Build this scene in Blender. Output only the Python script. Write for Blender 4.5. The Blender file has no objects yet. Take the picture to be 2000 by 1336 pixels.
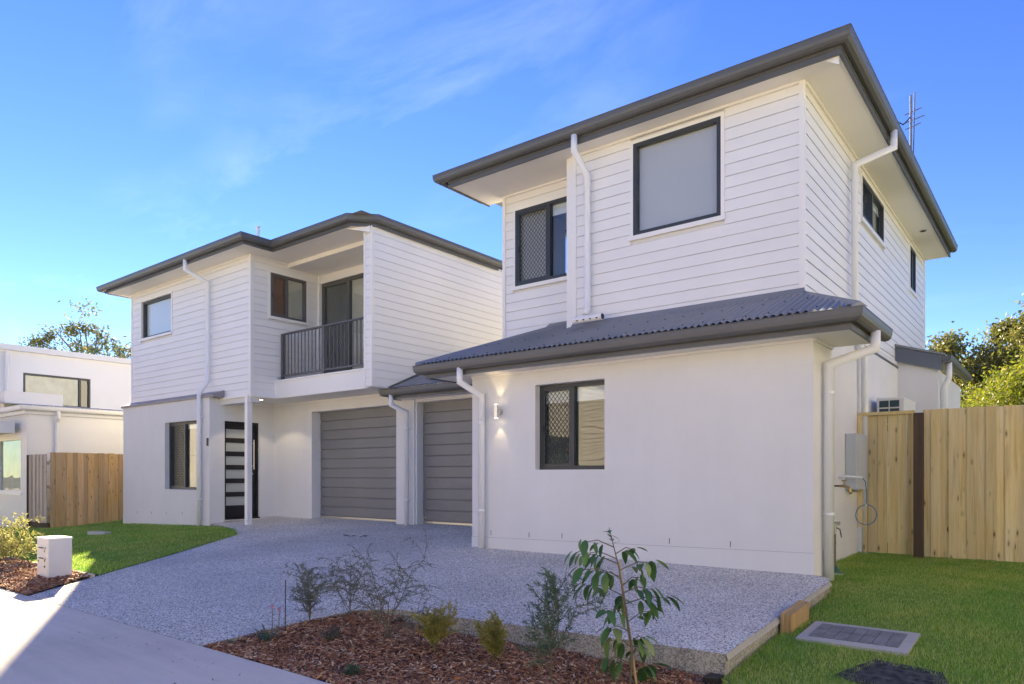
import bpy, bmesh, math, random
import numpy as np
from mathutils import Vector, Matrix
random.seed(7); rng = np.random.default_rng(11)
R = math.radians
sc = bpy.context.scene
COL = sc.collection

# ------------------------------------------------------------------ camera
cam = bpy.data.cameras.new('camera'); camo = bpy.data.objects.new('camera', cam); COL.objects.link(camo)
cam.sensor_width = 36.0; cam.lens = 1382.0 / 2000.0 * 36.0
cam.shift_y = 0.130; cam.clip_end = 3000; cam.clip_start = 0.05
camo.location = (0, 0, 1.0); camo.rotation_euler = (R(90), 0, R(38.14))
sc.camera = camo

# ------------------------------------------------------------------ sky, sun, exposure
SUN_DIR = Vector((-0.893, 0.450, 0)).normalized()          # horizontal direction towards the sun
SUN_EL = 20.6
SUN_AZ = math.atan2(SUN_DIR.x, SUN_DIR.y)
w = bpy.data.worlds.new('World'); sc.world = w; w.use_nodes = True
nt = w.node_tree; nt.nodes.clear()
def N(t, **k):
    n = nt.nodes.new(t)
    for a, b in k.items(): setattr(n, a, b)
    return n
sky = N('ShaderNodeTexSky'); sky.sky_type = 'NISHITA'; sky.sun_disc = False
sky.sun_elevation = R(SUN_EL); sky.sun_rotation = SUN_AZ
sky.air_density = 1.0; sky.dust_density = 0.0; sky.ozone_density = 5.0; sky.altitude = 0
hs = N('ShaderNodeHueSaturation'); hs.inputs['Saturation'].default_value = 1.17; hs.inputs['Hue'].default_value = 0.527
tc = N('ShaderNodeTexCoord'); sep = N('ShaderNodeSeparateXYZ'); nt.links.new(tc.outputs['Generated'], sep.inputs[0])
zz = N('ShaderNodeMath', operation='MAXIMUM'); zz.inputs[1].default_value = 0.0; nt.links.new(sep.outputs['Z'], zz.inputs[0])
za = N('ShaderNodeMath', operation='ADD'); za.inputs[1].default_value = 0.12; nt.links.new(zz.outputs[0], za.inputs[0])
dv = N('ShaderNodeVectorMath', operation='DIVIDE'); cmb = N('ShaderNodeCombineXYZ')
for i in range(3): nt.links.new(za.outputs[0], cmb.inputs[i])
nt.links.new(tc.outputs['Generated'], dv.inputs[0]); nt.links.new(cmb.outputs[0], dv.inputs[1])
mp = N('ShaderNodeMapping'); mp.inputs['Rotation'].default_value = (0, 0, R(38)); mp.inputs['Scale'].default_value = (1.0, 1.9, 0.0)
nt.links.new(dv.outputs[0], mp.inputs[0])
n1 = N('ShaderNodeTexNoise'); n1.inputs['Scale'].default_value = 1.1; n1.inputs['Detail'].default_value = 9; n1.inputs['Roughness'].default_value = 0.62; n1.inputs['Distortion'].default_value = 0.55
n2 = N('ShaderNodeTexNoise'); n2.inputs['Scale'].default_value = 0.75; n2.inputs['Detail'].default_value = 3
for n in (n1, n2): nt.links.new(mp.outputs[0], n.inputs['Vector'])
r1 = N('ShaderNodeMapRange'); r1.inputs['From Min'].default_value = 0.50; r1.inputs['From Max'].default_value = 0.80
r2 = N('ShaderNodeMapRange'); r2.inputs['From Min'].default_value = 0.44; r2.inputs['From Max'].default_value = 0.70
nt.links.new(n1.outputs['Fac'], r1.inputs[0]); nt.links.new(n2.outputs['Fac'], r2.inputs[0])
cm = N('ShaderNodeMath', operation='MULTIPLY'); nt.links.new(r1.outputs[0], cm.inputs[0]); nt.links.new(r2.outputs[0], cm.inputs[1])
cm2 = N('ShaderNodeMath', operation='MULTIPLY'); cm2.inputs[1].default_value = 0.22; nt.links.new(cm.outputs[0], cm2.inputs[0])
mx = N('ShaderNodeMixRGB'); mx.inputs['Color2'].default_value = (7.5, 7.9, 8.6, 1)
nt.links.new(sky.outputs[0], hs.inputs['Color']); nt.links.new(hs.outputs[0], mx.inputs['Color1']); nt.links.new(cm2.outputs[0], mx.inputs['Fac'])
bg = N('ShaderNodeBackground'); bg.inputs['Strength'].default_value = 0.082
out = N('ShaderNodeOutputWorld'); nt.links.new(mx.outputs[0], bg.inputs[0]); nt.links.new(bg.outputs[0], out.inputs[0])

sl = bpy.data.lights.new('sun', 'SUN'); sl.energy = 4.1; sl.angle = R(0.5); sl.color = (1.0, 0.86, 0.68)
so = bpy.data.objects.new('sun', sl); COL.objects.link(so)
sd = Vector((SUN_DIR.x * math.cos(R(SUN_EL)), SUN_DIR.y * math.cos(R(SUN_EL)), math.sin(R(SUN_EL))))
so.rotation_euler = (-sd).to_track_quat('-Z', 'Y').to_euler(); so.location = (0, 0, 30)
sc.view_settings.view_transform = 'Standard'; sc.view_settings.look = 'None'
sc.view_settings.exposure = 2.04; sc.view_settings.gamma = 1.0; sc.view_settings.use_curve_mapping = False
sc.view_settings.use_white_balance = True; sc.view_settings.white_balance_temperature = 7550; sc.view_settings.white_balance_tint = 1

# ------------------------------------------------------------------ mesh helpers
ORG = {}
class MB:
    def __init__(s): s.v = []; s.f = []; s.m = []
    def add(s, vs, fs, mi=0):
        o = len(s.v); s.v += [tuple(p) for p in vs]; s.f += [tuple(i + o for i in f) for f in fs]; s.m += [mi] * len(fs); return s
    def box(s, x0, x1, y0, y1, z0, z1, mi=0):
        if x0 > x1: x0, x1 = x1, x0
        if y0 > y1: y0, y1 = y1, y0
        if z0 > z1: z0, z1 = z1, z0
        return s.add([(x0,y0,z0),(x1,y0,z0),(x1,y1,z0),(x0,y1,z0),(x0,y0,z1),(x1,y0,z1),(x1,y1,z1),(x0,y1,z1)],
              [(0,3,2,1),(4,5,6,7),(0,1,5,4),(1,2,6,5),(2,3,7,6),(3,0,4,7)], mi)
    def poly(s, pts, mi=0): return s.add(pts, [tuple(range(len(pts)))], mi)
    def prism(s, pts, d, mi=0, side=None):          # polygon pts (list of 3D) extruded by vector d
        n = len(pts); top = [(p[0]+d[0], p[1]+d[1], p[2]+d[2]) for p in pts]
        o = len(s.v); s.add(list(pts) + top, [tuple(range(n-1,-1,-1)), tuple(range(n,2*n))], mi)
        fs = [(o+i, o+(i+1)%n, o+n+(i+1)%n, o+n+i) for i in range(n)]
        s.f += fs; s.m += [mi if side is None else side] * n; return s
    def tube(s, path, r, n=12, mi=0, cap=True):
        P = [Vector(p) for p in path]; rs = r if isinstance(r, (list, tuple)) else [r]*len(P)
        o = len(s.v); up = None
        for i, p in enumerate(P):
            a = (P[i]-P[i-1]).normalized() if i else (P[1]-P[0]).normalized()
            b = (P[i+1]-P[i]).normalized() if i < len(P)-1 else a
            t = (a+b).normalized() if (a+b).length > 1e-6 else a
            if up is None:
                up = Vector((0,0,1)) if abs(t.z) < .9 else Vector((1,0,0))
            u = (up - t*up.dot(t)).normalized(); v = t.cross(u); up = u
            k = 1.0 / max(.45, (a.dot(t)))
            bis = (b-a)
            for j in range(n):
                an = 2*math.pi*j/n; off = u*math.cos(an)*rs[i] + v*math.sin(an)*rs[i]
                if bis.length > 1e-4:
                    bn = bis.normalized(); off = off + bn*off.dot(bn)*(k-1)
                s.v.append(tuple(p+off))
        for i in range(len(P)-1):
            for j in range(n):
                s.f.append((o+i*n+j, o+i*n+(j+1)%n, o+(i+1)*n+(j+1)%n, o+(i+1)*n+j)); s.m.append(mi)
        if cap:
            s.f.append(tuple(o+j for j in range(n-1,-1,-1))); s.f.append(tuple(o+(len(P)-1)*n+j for j in range(n))); s.m += [mi,mi]
        return s
    def sweep(s, prof, path, mi=0):                  # profile [(outward,z)], path [(x,y)], outward = right hand of travel
        P = [Vector((p[0],p[1])) for p in path]; n = len(prof); o = len(s.v)
        for i, p in enumerate(P):
            d0 = (P[i]-P[i-1]).normalized() if i else (P[1]-P[0]).normalized()
            d1 = (P[i+1]-P[i]).normalized() if i < len(P)-1 else d0
            n0 = Vector((d0.y,-d0.x)); n1 = Vector((d1.y,-d1.x)); m = n0+n1; m = m/ (m.dot(n0) if abs(m.dot(n0))>1e-6 else 1)
            for q in prof: s.v.append((p.x+m.x*q[0], p.y+m.y*q[0], q[1]))
        for i in range(len(P)-1):
            for j in range(n):
                s.f.append((o+i*n+j, o+i*n+(j+1)%n, o+(i+1)*n+(j+1)%n, o+(i+1)*n+j)); s.m.append(mi)
        s.f.append(tuple(o+j for j in range(n))); s.f.append(tuple(o+(len(P)-1)*n+j for j in range(n-1,-1,-1))); s.m += [mi,mi]
        return s
    def build(s, name, mats, parent=None, smooth=False, loc=None, fixn=True):
        if not isinstance(mats, (list, tuple)): mats = [mats]
        o = Vector(loc) if loc is not None else (ORG.get(parent.name, Vector((0,0,0))) if parent else Vector((0,0,0)))
        me = bpy.data.meshes.new(name)
        me.from_pydata([(a-o.x, b-o.y, c-o.z) for a,b,c in s.v], [], s.f)
        for m in mats: me.materials.append(m)
        if len(mats) > 1: me.polygons.foreach_set('material_index', s.m)
        if fixn:
            bm = bmesh.new(); bm.from_mesh(me); bmesh.ops.recalc_face_normals(bm, faces=bm.faces); bm.to_mesh(me); bm.free()
        if smooth:
            me.polygons.foreach_set('use_smooth', [True]*len(me.polygons))
        me.update()
        ob = bpy.data.objects.new(name, me); COL.objects.link(ob); ORG[ob.name] = o
        if parent:
            ob.parent = parent; po = ORG.get(parent.name, Vector((0,0,0))); ob.location = o - po
        else: ob.location = o
        return ob
def tag(o, label=None, cat=None, group=None, kind=None):
    if label: o['label'] = label
    if cat: o['category'] = cat
    if group: o['group'] = group
    if kind: o['kind'] = kind
    return o
def thing(name, label, cat, loc, group=None):
    o = bpy.data.objects.new(name, None); COL.objects.link(o); o.location = loc; o.empty_display_size = .2
    ORG[o.name] = Vector(loc); return tag(o, label, cat, group)
def copy_to(src, parent, world):                     # a part sharing its mesh, standing at another place
    c = src.copy(); COL.objects.link(c); c.parent = parent; ORG[c.name] = Vector(world)
    c.location = Vector(world) - ORG[parent.name]; return c

# ------------------------------------------------------------------ materials
MATS = {}
def mat(name):
    m = bpy.data.materials.new(name); m.use_nodes = True; n = m.node_tree.nodes; n.clear()
    o = n.new('ShaderNodeOutputMaterial'); b = n.new('ShaderNodeBsdfPrincipled'); m.node_tree.links.new(b.outputs[0], o.inputs[0])
    MATS[name] = m; return m, m.node_tree, b, o
def nd(t, kind, **inp):
    n = t.nodes.new(kind)
    for k, v in inp.items():
        if k in ('operation','blend_type','feature','distance','interpolation_type','data_type','noise_dimensions'): setattr(n, k, v)
        else: n.inputs[k.replace('_',' ')].default_value = v
    return n
def ramp(t, src, stops):
    r = t.nodes.new('ShaderNodeValToRGB'); t.links.new(src, r.inputs[0])
    while len(r.color_ramp.elements) < len(stops): r.color_ramp.elements.new(.5)
    for e, (p, c) in zip(r.color_ramp.elements, stops): e.position = p; e.color = (*c, 1) if len(c) == 3 else c
    return r
def coords(t, scale=(1,1,1), kind='Object'):
    c = t.nodes.new('ShaderNodeTexCoord'); m = t.nodes.new('ShaderNodeMapping'); m.inputs['Scale'].default_value = scale
    t.links.new(c.outputs[kind], m.inputs[0]); return m.outputs[0]
def bump(t, b, h, strength, dist=.01):
    n = nd(t, 'ShaderNodeBump', Strength=strength, Distance=dist); t.links.new(h, n.inputs['Height']); t.links.new(n.outputs[0], b.inputs['Normal'])
def paint(name, c, rough=.5, var=.05, bs=0.0, bscale=60, spec=.4, metal=0, big=1.3, objvar=0.0):
    m, t, b, o = mat(name); b.inputs['Roughness'].default_value = rough; b.inputs['Specular IOR Level'].default_value = spec; b.inputs['Metallic'].default_value = metal
    v = coords(t); n = nd(t, 'ShaderNodeTexNoise', Scale=big, Detail=5.0, Roughness=.6); t.links.new(v, n.inputs['Vector'])
    lo = tuple(max(0, x*(1-var)) for x in c); hi = tuple(min(1, x*(1+var)) for x in c)
    r = ramp(t, n.outputs['Fac'], [(.3, lo), (.7, hi)]); col = r.outputs[0]
    if objvar:
        oi = t.nodes.new('ShaderNodeObjectInfo'); h = nd(t, 'ShaderNodeHueSaturation'); mr = nd(t, 'ShaderNodeMapRange', To_Min=1-objvar, To_Max=1+objvar)
        t.links.new(oi.outputs['Random'], mr.inputs[0]); t.links.new(mr.outputs[0], h.inputs['Value']); t.links.new(col, h.inputs['Color']); col = h.outputs[0]
    t.links.new(col, b.inputs['Base Color'])
    if bs:
        n2 = nd(t, 'ShaderNodeTexNoise', Scale=bscale, Detail=4.0); t.links.new(v, n2.inputs['Vector']); bump(t, b, n2.outputs['Fac'], bs)
    return m
board_m = paint('white_board_paint', (.82,.805,.78), .45, .02, .05, 25, objvar=.012)
trim_m = paint('white_trim_paint', (.84,.82,.78), .4, .015)
soffit_m = paint('white_soffit_paint', (.83,.80,.745), .55, .02)
pipe_m = paint('white_pipe_paint', (.80,.80,.80), .35, .02)
backing_m = paint('board_joint_backing', (.68,.67,.65), .8, .05)  # plain pale backing that shows in the joints between boards
grey_m = paint('dark_grey_colour_steel', (.108,.109,.109), .42, .06, .0, spec=.5)
roof_m = paint('blue_grey_roof_steel', (.215,.22,.225), .38, .06, spec=.5)
frame_m = paint('charcoal_window_frame', (.045,.05,.055), .4, .08)
rail_m = paint('grey_brown_balustrade', (.11,.105,.105), .4, .08)
steel_m = paint('brushed_steel', (.62,.60,.57), .32, .05, metal=1)
dks_m = paint('dull_grey_metal', (.16,.16,.17), .6, .1)
brass_m = paint('old_brass', (.42,.30,.14), .4, .2, metal=1)
copper_m = paint('dull_copper_pipe', (.22,.15,.11), .5, .2, metal=.6)
door_m = paint('black_brown_door', (.018,.016,.017), .35, .2, .05, 80)
black_m = paint('black_plastic', (.02,.02,.022), .5, .1)
blue_m = paint('blue_cable', (.05,.16,.33), .45, .1)
green_m = paint('green_plastic', (.02,.10,.075), .5, .1)
white_m = paint('white_plastic', (.75,.75,.74), .4, .03)
box_m = paint('grey_meter_box', (.52,.54,.55), .45, .03)
blind_m = paint('light_blind_fabric', (.76,.76,.755), .8, .03, .05, 400)
beige_m = paint('beige_blind_and_reflection', (.55,.50,.42), .8, .04)  # blind beige; in the balcony panes it stands in for reflections
brick_m = paint('terracotta_reflection_blind', (.36,.19,.125), .8, .08)  # brick-coloured reflection in the pane, painted as a blind
greyb_m = paint('grey_green_blind_and_reflection', (.30,.31,.28), .7, .3, big=2.5)  # mottling paints reflected trees into the blind colour
warmgrey_m = paint('warm_grey_blind', (.60,.565,.535), .8, .04)
joint_m = paint('grey_sealant', (.36,.35,.34), .8, .1)
cream_m = paint('cream_wall_paint', (.80,.77,.71), .6, .03, .06, 40)
capping_m = paint('brown_grey_capping', (.26,.24,.24), .45, .08)
stone_m = paint('pale_stone', (.48,.47,.45), .8, .15, .3, 30)
weed_m = paint('dark_weed_mat', (.058,.060,.060), .9, .85, .6, 60, big=16, spec=.15)
stem_m = paint('green_brown_stem', (.16,.13,.08), .7, .2)
bark_m = paint('grey_brown_bark', (.20,.16,.12), .85, .3, .5, 30, big=4)
bamboo_m = paint('bamboo_stake', (.48,.30,.13), .6, .2)

def render_wall():
    m, t, b, o = mat('grey_white_render'); b.inputs['Roughness'].default_value = .85; b.inputs['Specular IOR Level'].default_value = .2
    v = coords(t); n = nd(t, 'ShaderNodeTexNoise', Scale=.9, Detail=6.0, Roughness=.65); t.links.new(v, n.inputs['Vector'])
    r = ramp(t, n.outputs['Fac'], [(.25,(.70,.685,.66)),(.75,(.77,.755,.73))]); v3 = coords(t, (5,5,.45)); n4 = nd(t, 'ShaderNodeTexNoise', Scale=1.0, Detail=5.0, Roughness=.6); t.links.new(v3, n4.inputs['Vector'])
    r4 = ramp(t, n4.outputs['Fac'], [(.3,(.985,.983,.98)),(.6,(1,1,1))]); mm = nd(t, 'ShaderNodeMixRGB', blend_type='MULTIPLY'); mm.inputs[0].default_value = 1.0
    t.links.new(r.outputs[0], mm.inputs[1]); t.links.new(r4.outputs[0], mm.inputs[2]); t.links.new(mm.outputs[0], b.inputs['Base Color'])
    n2 = nd(t, 'ShaderNodeTexNoise', Scale=160.0, Detail=3.0); n3 = nd(t, 'ShaderNodeTexNoise', Scale=7.0, Detail=4.0)
    for q in (n2, n3): t.links.new(v, q.inputs['Vector'])
    mxx = nd(t, 'ShaderNodeMath', operation='ADD'); t.links.new(n2.outputs['Fac'], mxx.inputs[0]); t.links.new(n3.outputs['Fac'], mxx.inputs[1])
    bump(t, b, mxx.outputs[0], .16, .006); return m
render_m = render_wall()

def glass(name, refl=2.0, tint=(.93,.955,.955), wave=.0):
    m, t, b, o = mat(name); t.nodes.remove(b)
    tr = nd(t, 'ShaderNodeBsdfTransparent', Color=(*tint,1)); gl = nd(t, 'ShaderNodeBsdfGlossy', Color=(.95,.97,.98,1), Roughness=.005)
    fr = nd(t, 'ShaderNodeFresnel', IOR=refl); mx = t.nodes.new('ShaderNodeMixShader')
    v = coords(t); n = nd(t, 'ShaderNodeTexNoise', Scale=1.7, Detail=1.0); t.links.new(v, n.inputs['Vector'])
    bp = nd(t, 'ShaderNodeBump', Strength=.09, Distance=.06); t.links.new(n.outputs['Fac'], bp.inputs['Height']); t.links.new(bp.outputs[0], gl.inputs['Normal'])
    ge = t.nodes.new('ShaderNodeNewGeometry'); ib = nd(t, 'ShaderNodeMath', operation='SUBTRACT'); ib.inputs[0].default_value = 1.0; t.links.new(ge.outputs['Backfacing'], ib.inputs[1])
    fm_ = nd(t, 'ShaderNodeMath', operation='MULTIPLY'); t.links.new(fr.outputs[0], fm_.inputs[0]); t.links.new(ib.outputs[0], fm_.inputs[1])
    t.links.new(fm_.outputs[0], mx.inputs[0]); t.links.new(tr.outputs[0], mx.inputs[1]); t.links.new(gl.outputs[0], mx.inputs[2]); t.links.new(mx.outputs[0], o.inputs[0]); return m
glass_m = glass('window_glass')
def frosted():
    m, t, b, o = mat('frosted_door_glass'); b.inputs['Base Color'].default_value = (.47,.48,.44,1); b.inputs['Roughness'].default_value = .25; b.inputs['Specular IOR Level'].default_value = .8; return m
frost_m = frosted()

def wood(name, a, bcol, dark, knots=.5):
    m, t, b, o = mat(name); b.inputs['Roughness'].default_value = .75; b.inputs['Specular IOR Level'].default_value = .25
    c = t.nodes.new('ShaderNodeTexCoord'); oi = t.nodes.new('ShaderNodeObjectInfo')
    off = nd(t, 'ShaderNodeVectorMath', operation='MULTIPLY_ADD'); off.inputs[1].default_value = (37.,53.,71.)
    cb = t.nodes.new('ShaderNodeCombineXYZ')
    for i in range(3): t.links.new(oi.outputs['Random'], cb.inputs[i])
    t.links.new(cb.outputs[0], off.inputs[0]); t.links.new(c.outputs['Object'], off.inputs[2])
    def mapped(sx):
        q = t.nodes.new('ShaderNodeMapping'); q.inputs['Scale'].default_value = sx; t.links.new(off.outputs[0], q.inputs[0]); return q.outputs[0]
    g = nd(t, 'ShaderNodeTexNoise', Scale=1.0, Detail=6.0, Roughness=.6, Distortion=.8); t.links.new(mapped((28,28,1.3)), g.inputs['Vector'])
    big = nd(t, 'ShaderNodeTexNoise', Scale=1.0, Detail=2.0); t.links.new(mapped((2.5,2.5,.9)), big.inputs['Vector'])
    r = ramp(t, g.outputs['Fac'], [(.25,dark),(.45,a),(.75,bcol)])
    k = nd(t, 'ShaderNodeTexVoronoi', Scale=1.0, Randomness=1.0); t.links.new(mapped((13,13,4.2)), k.inputs['Vector'])
    kr = ramp(t, k.outputs['Distance'], [(.06,(1,1,1)),(.15,(.35,.35,.35)),(.26,(0,0,0))])
    kn = nd(t, 'ShaderNodeMath', operation='MULTIPLY'); kn.inputs[1].default_value = knots
    # only some of the cells carry a knot
    sel = nd(t, 'ShaderNodeMath', operation='GREATER_THAN'); sel.inputs[1].default_value = .35
    sc_ = t.nodes.new('ShaderNodeSeparateColor'); t.links.new(k.outputs['Color'], sc_.inputs[0]); t.links.new(sc_.outputs[0], sel.inputs[0])
    k2 = nd(t, 'ShaderNodeMath', operation='MULTIPLY'); t.links.new(kr.outputs[0], k2.inputs[0]); t.links.new(sel.outputs[0], k2.inputs[1]); t.links.new(k2.outputs[0], kn.inputs[0])
    mx = nd(t, 'ShaderNodeMixRGB'); mx.inputs['Color2'].default_value = (dark[0]*.22,dark[1]*.17,dark[2]*.15,1); t.links.new(kn.outputs[0], mx.inputs[0]); t.links.new(r.outputs[0], mx.inputs[1])
    h = nd(t, 'ShaderNodeHueSaturation'); mr = nd(t, 'ShaderNodeMapRange', To_Min=.82, To_Max=1.15); t.links.new(oi.outputs['Random'], mr.inputs[0]); t.links.new(mr.outputs[0], h.inputs['Value'])
    m2 = nd(t, 'ShaderNodeMapRange', From_Min=.3, From_Max=.7, To_Min=.9, To_Max=1.1); t.links.new(big.outputs['Fac'], m2.inputs[0]); t.links.new(m2.outputs[0], h.inputs['Saturation'])
    t.links.new(mx.outputs[0], h.inputs['Color']); t.links.new(h.outputs[0], b.inputs['Base Color']); bump(t, b, g.outputs['Fac'], .25, .004); return m
pine_m = wood('treated_pine', (.66,.51,.25), (.76,.62,.34), (.47,.33,.14), .9)
pinel_m = wood('warm_pine', (.62,.39,.18), (.72,.48,.24), (.44,.24,.09), .7)
greyp_m = wood('weathered_pine', (.44,.37,.29), (.54,.46,.37), (.28,.21,.15), .5)
post_m = wood('dark_hardwood_post', (.075,.052,.036), (.10,.07,.05), (.04,.027,.018), .2)
sleeper_m = wood('timber_sleeper', (.40,.27,.13), (.47,.33,.17), (.27,.17,.07), .3)

def aggregate():
    m, t, b, o = mat('exposed_aggregate'); b.inputs['Roughness'].default_value = .8; b.inputs['Specular IOR Level'].default_value = .35
    v = coords(t)
    vo = nd(t, 'ShaderNodeTexVoronoi', Scale=112.0); t.links.new(v, vo.inputs['Vector'])
    s = t.nodes.new('ShaderNodeSeparateColor'); t.links.new(vo.outputs['Color'], s.inputs[0])
    r = ramp(t, s.outputs[0], [(.0,(.09,.085,.075)),(.16,(.27,.25,.21)),(.38,(.60,.55,.47)),(.70,(.78,.72,.63)),(.90,(.93,.89,.81))])
    n = nd(t, 'ShaderNodeTexNoise', Scale=.8, Detail=5.0); t.links.new(v, n.inputs['Vector'])
    h = nd(t, 'ShaderNodeHueSaturation'); mr = nd(t, 'ShaderNodeMapRange', From_Min=.3, From_Max=.7, To_Min=.86, To_Max=1.12); t.links.new(n.outputs['Fac'], mr.inputs[0]); t.links.new(mr.outputs[0], h.inputs['Value'])
    t.links.new(r.outputs[0], h.inputs['Color']); t.links.new(h.outputs[0], b.inputs['Base Color'])
    d = nd(t, 'ShaderNodeMath', operation='MULTIPLY'); d.inputs[1].default_value = -1.0; t.links.new(vo.outputs['Distance'], d.inputs[0]); bump(t, b, d.outputs[0], .55, .006); return m
agg_m = aggregate()
def concrete(name, c, rows=True):
    m, t, b, o = mat(name); b.inputs['Roughness'].default_value = .85; b.inputs['Specular IOR Level'].default_value = .25
    v = coords(t); n = nd(t, 'ShaderNodeTexNoise', Scale=.7, Detail=8.0, Roughness=.68); t.links.new(v, n.inputs['Vector'])
    v2 = coords(t, (1.0,9.0,1.0)); n2 = nd(t, 'ShaderNodeTexNoise', Scale=1.1, Detail=6.0, Roughness=.6, Distortion=.3); t.links.new(v2, n2.inputs['Vector'])
    n3 = nd(t, 'ShaderNodeTexNoise', Scale=230.0, Detail=2.0); t.links.new(v, n3.inputs['Vector'])
    a = nd(t, 'ShaderNodeMixRGB'); a.inputs[0].default_value = .4; t.links.new(n.outputs['Fac'], a.inputs[1]); t.links.new(n2.outputs['Fac'], a.inputs[2])
    a2 = nd(t, 'ShaderNodeMixRGB'); a2.inputs[0].default_value = .18; t.links.new(a.outputs[0], a2.inputs[1]); t.links.new(n3.outputs['Fac'], a2.inputs[2])
    r = ramp(t, a2.outputs[0], [(.32,tuple(x*.8 for x in c)),(.5,c),(.68,tuple(x*1.14 for x in c))]); t.links.new(r.outputs[0], b.inputs['Base Color'])
    bump(t, b, n3.outputs['Fac'], .15, .003); return m
conc_m = concrete('street_concrete', (.70,.61,.50))
edge_m = concrete('rough_slab_edge', (.40,.38,.34))
def speck_edge():
    m, t, b, o = mat('stony_slab_edge'); b.inputs['Roughness'].default_value = .9
    v = coords(t); vo = nd(t, 'ShaderNodeTexVoronoi', Scale=115.0); t.links.new(v, vo.inputs['Vector']); s = t.nodes.new('ShaderNodeSeparateColor'); t.links.new(vo.outputs['Color'], s.inputs[0])
    v2 = coords(t, (5,5,1.2)); n = nd(t, 'ShaderNodeTexNoise', Scale=2.0, Detail=6.0); t.links.new(v2, n.inputs['Vector'])
    mxx = nd(t, 'ShaderNodeMixRGB'); mxx.inputs[0].default_value = .5; t.links.new(s.outputs[0], mxx.inputs[1]); t.links.new(n.outputs['Fac'], mxx.inputs[2])
    r = ramp(t, mxx.outputs[0], [(.2,(.15,.14,.12)),(.5,(.36,.335,.285)),(.8,(.55,.52,.45))]); t.links.new(r.outputs[0], b.inputs['Base Color'])
    bump(t, b, mxx.outputs[0], .8, .012); return m
sedge_m = speck_edge()

def leafmat(name, stops, trans=.35, rough=.5, spec=.4):
    m, t, b, o = mat(name); g = t.nodes.new('ShaderNodeNewGeometry'); r = ramp(t, g.outputs['Random Per Island'], stops)
    b.inputs['Roughness'].default_value = rough; b.inputs['Specular IOR Level'].default_value = spec
    t.links.new(r.outputs[0], b.inputs['Base Color']); tr = t.nodes.new('ShaderNodeBsdfTranslucent'); h = nd(t, 'ShaderNodeHueSaturation', Saturation=1.15, Value=1.5)
    t.links.new(r.outputs[0], h.inputs['Color']); t.links.new(h.outputs[0], tr.inputs[0]); mx = t.nodes.new('ShaderNodeMixShader'); mx.inputs[0].default_value = trans
    t.links.new(b.outputs[0], mx.inputs[1]); t.links.new(tr.outputs[0], mx.inputs[2]); t.links.new(mx.outputs[0], o.inputs[0]); return m
grass_m = leafmat('lawn_blades', [(0,(.15,.26,.05)),(.45,(.26,.39,.085)),(.8,(.42,.51,.16)),(1,(.58,.54,.29))], .45, .6, .25)
_t = grass_m.node_tree; _b = [n for n in _t.nodes if n.type == 'VALTORGB'][0]
_v = coords(_t); _n = nd(_t, 'ShaderNodeTexNoise', Scale=1.5, Detail=5.0, Roughness=.65); _t.links.new(_v, _n.inputs['Vector'])
_r = ramp(_t, _n.outputs['Fac'], [(.36,(.72,.9,.8)),(.52,(1,1,1)),(.66,(1.22,1.06,1.15))])
_m = nd(_t, 'ShaderNodeMixRGB', blend_type='MULTIPLY'); _m.inputs[0].default_value = 1.0
_outs = [l.to_socket for l in _b.outputs[0].links]
_t.links.new(_b.outputs[0], _m.inputs[1]); _t.links.new(_r.outputs[0], _m.inputs[2])
for _s in _outs: _t.links.new(_m.outputs[0], _s)
def turf():
    m, t, b, o = mat('lawn_soil_thatch'); b.inputs['Roughness'].default_value = .95; b.inputs['Specular IOR Level'].default_value = .1
    v = coords(t); n = nd(t, 'ShaderNodeTexNoise', Scale=14.0, Detail=7.0, Roughness=.7); t.links.new(v, n.inputs['Vector'])
    r = ramp(t, n.outputs['Fac'], [(.3,(.11,.19,.035)),(.55,(.17,.27,.055)),(.75,(.28,.29,.11))]); t.links.new(r.outputs[0], b.inputs['Base Color']); bump(t, b, n.outputs['Fac'], .6, .02); return m
turf_m = turf()
mulch_m = leafmat('bark_mulch_chips', [(0,(.15,.06,.03)),(.35,(.34,.145,.07)),(.7,(.50,.24,.115)),(.9,(.66,.41,.23)),(1,(.78,.60,.40))], .0, .8, .2)
def soil():
    m, t, b, o = mat('mulch_base'); b.inputs['Roughness'].default_value = .95
    v = coords(t); n = nd(t, 'ShaderNodeTexNoise', Scale=40.0, Detail=6.0); t.links.new(v, n.inputs['Vector'])
    r = ramp(t, n.outputs['Fac'], [(.3,(.05,.022,.012)),(.6,(.14,.058,.028)),(.8,(.24,.11,.055))]); t.links.new(r.outputs[0], b.inputs['Base Color']); bump(t, b, n.outputs['Fac'], .9, .02); return m
soil_m = soil()
dirt_m = paint('distant_ground', (.16,.15,.10), .95, .3, big=.2)
gum_m = leafmat('gum_leaves', [(0,(.09,.11,.045)),(.4,(.16,.18,.07)),(.75,(.23,.22,.09)),(1,(.32,.25,.12))], .3)
wattle_m = leafmat('yellow_green_leaves', [(0,(.12,.15,.03)),(.5,(.20,.23,.045)),(.85,(.29,.30,.06)),(1,(.36,.30,.10))], .38)
olive_m = leafmat('olive_tree_leaves', [(0,(.08,.095,.025)),(.5,(.15,.16,.045)),(1,(.27,.23,.09))], .35)
feather_m = leafmat('grey_green_needles', [(0,(.06,.09,.06)),(.6,(.10,.14,.09)),(1,(.17,.19,.13))], .2)
rosem_m = leafmat('dark_green_needles', [(0,(.045,.095,.055)),(.6,(.08,.15,.085)),(1,(.15,.21,.12))], .2)
gold_m = leafmat('golden_conifer_needles', [(0,(.24,.25,.055)),(.5,(.36,.34,.08)),(.85,(.44,.35,.09)),(1,(.46,.27,.10))], .3)
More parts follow.
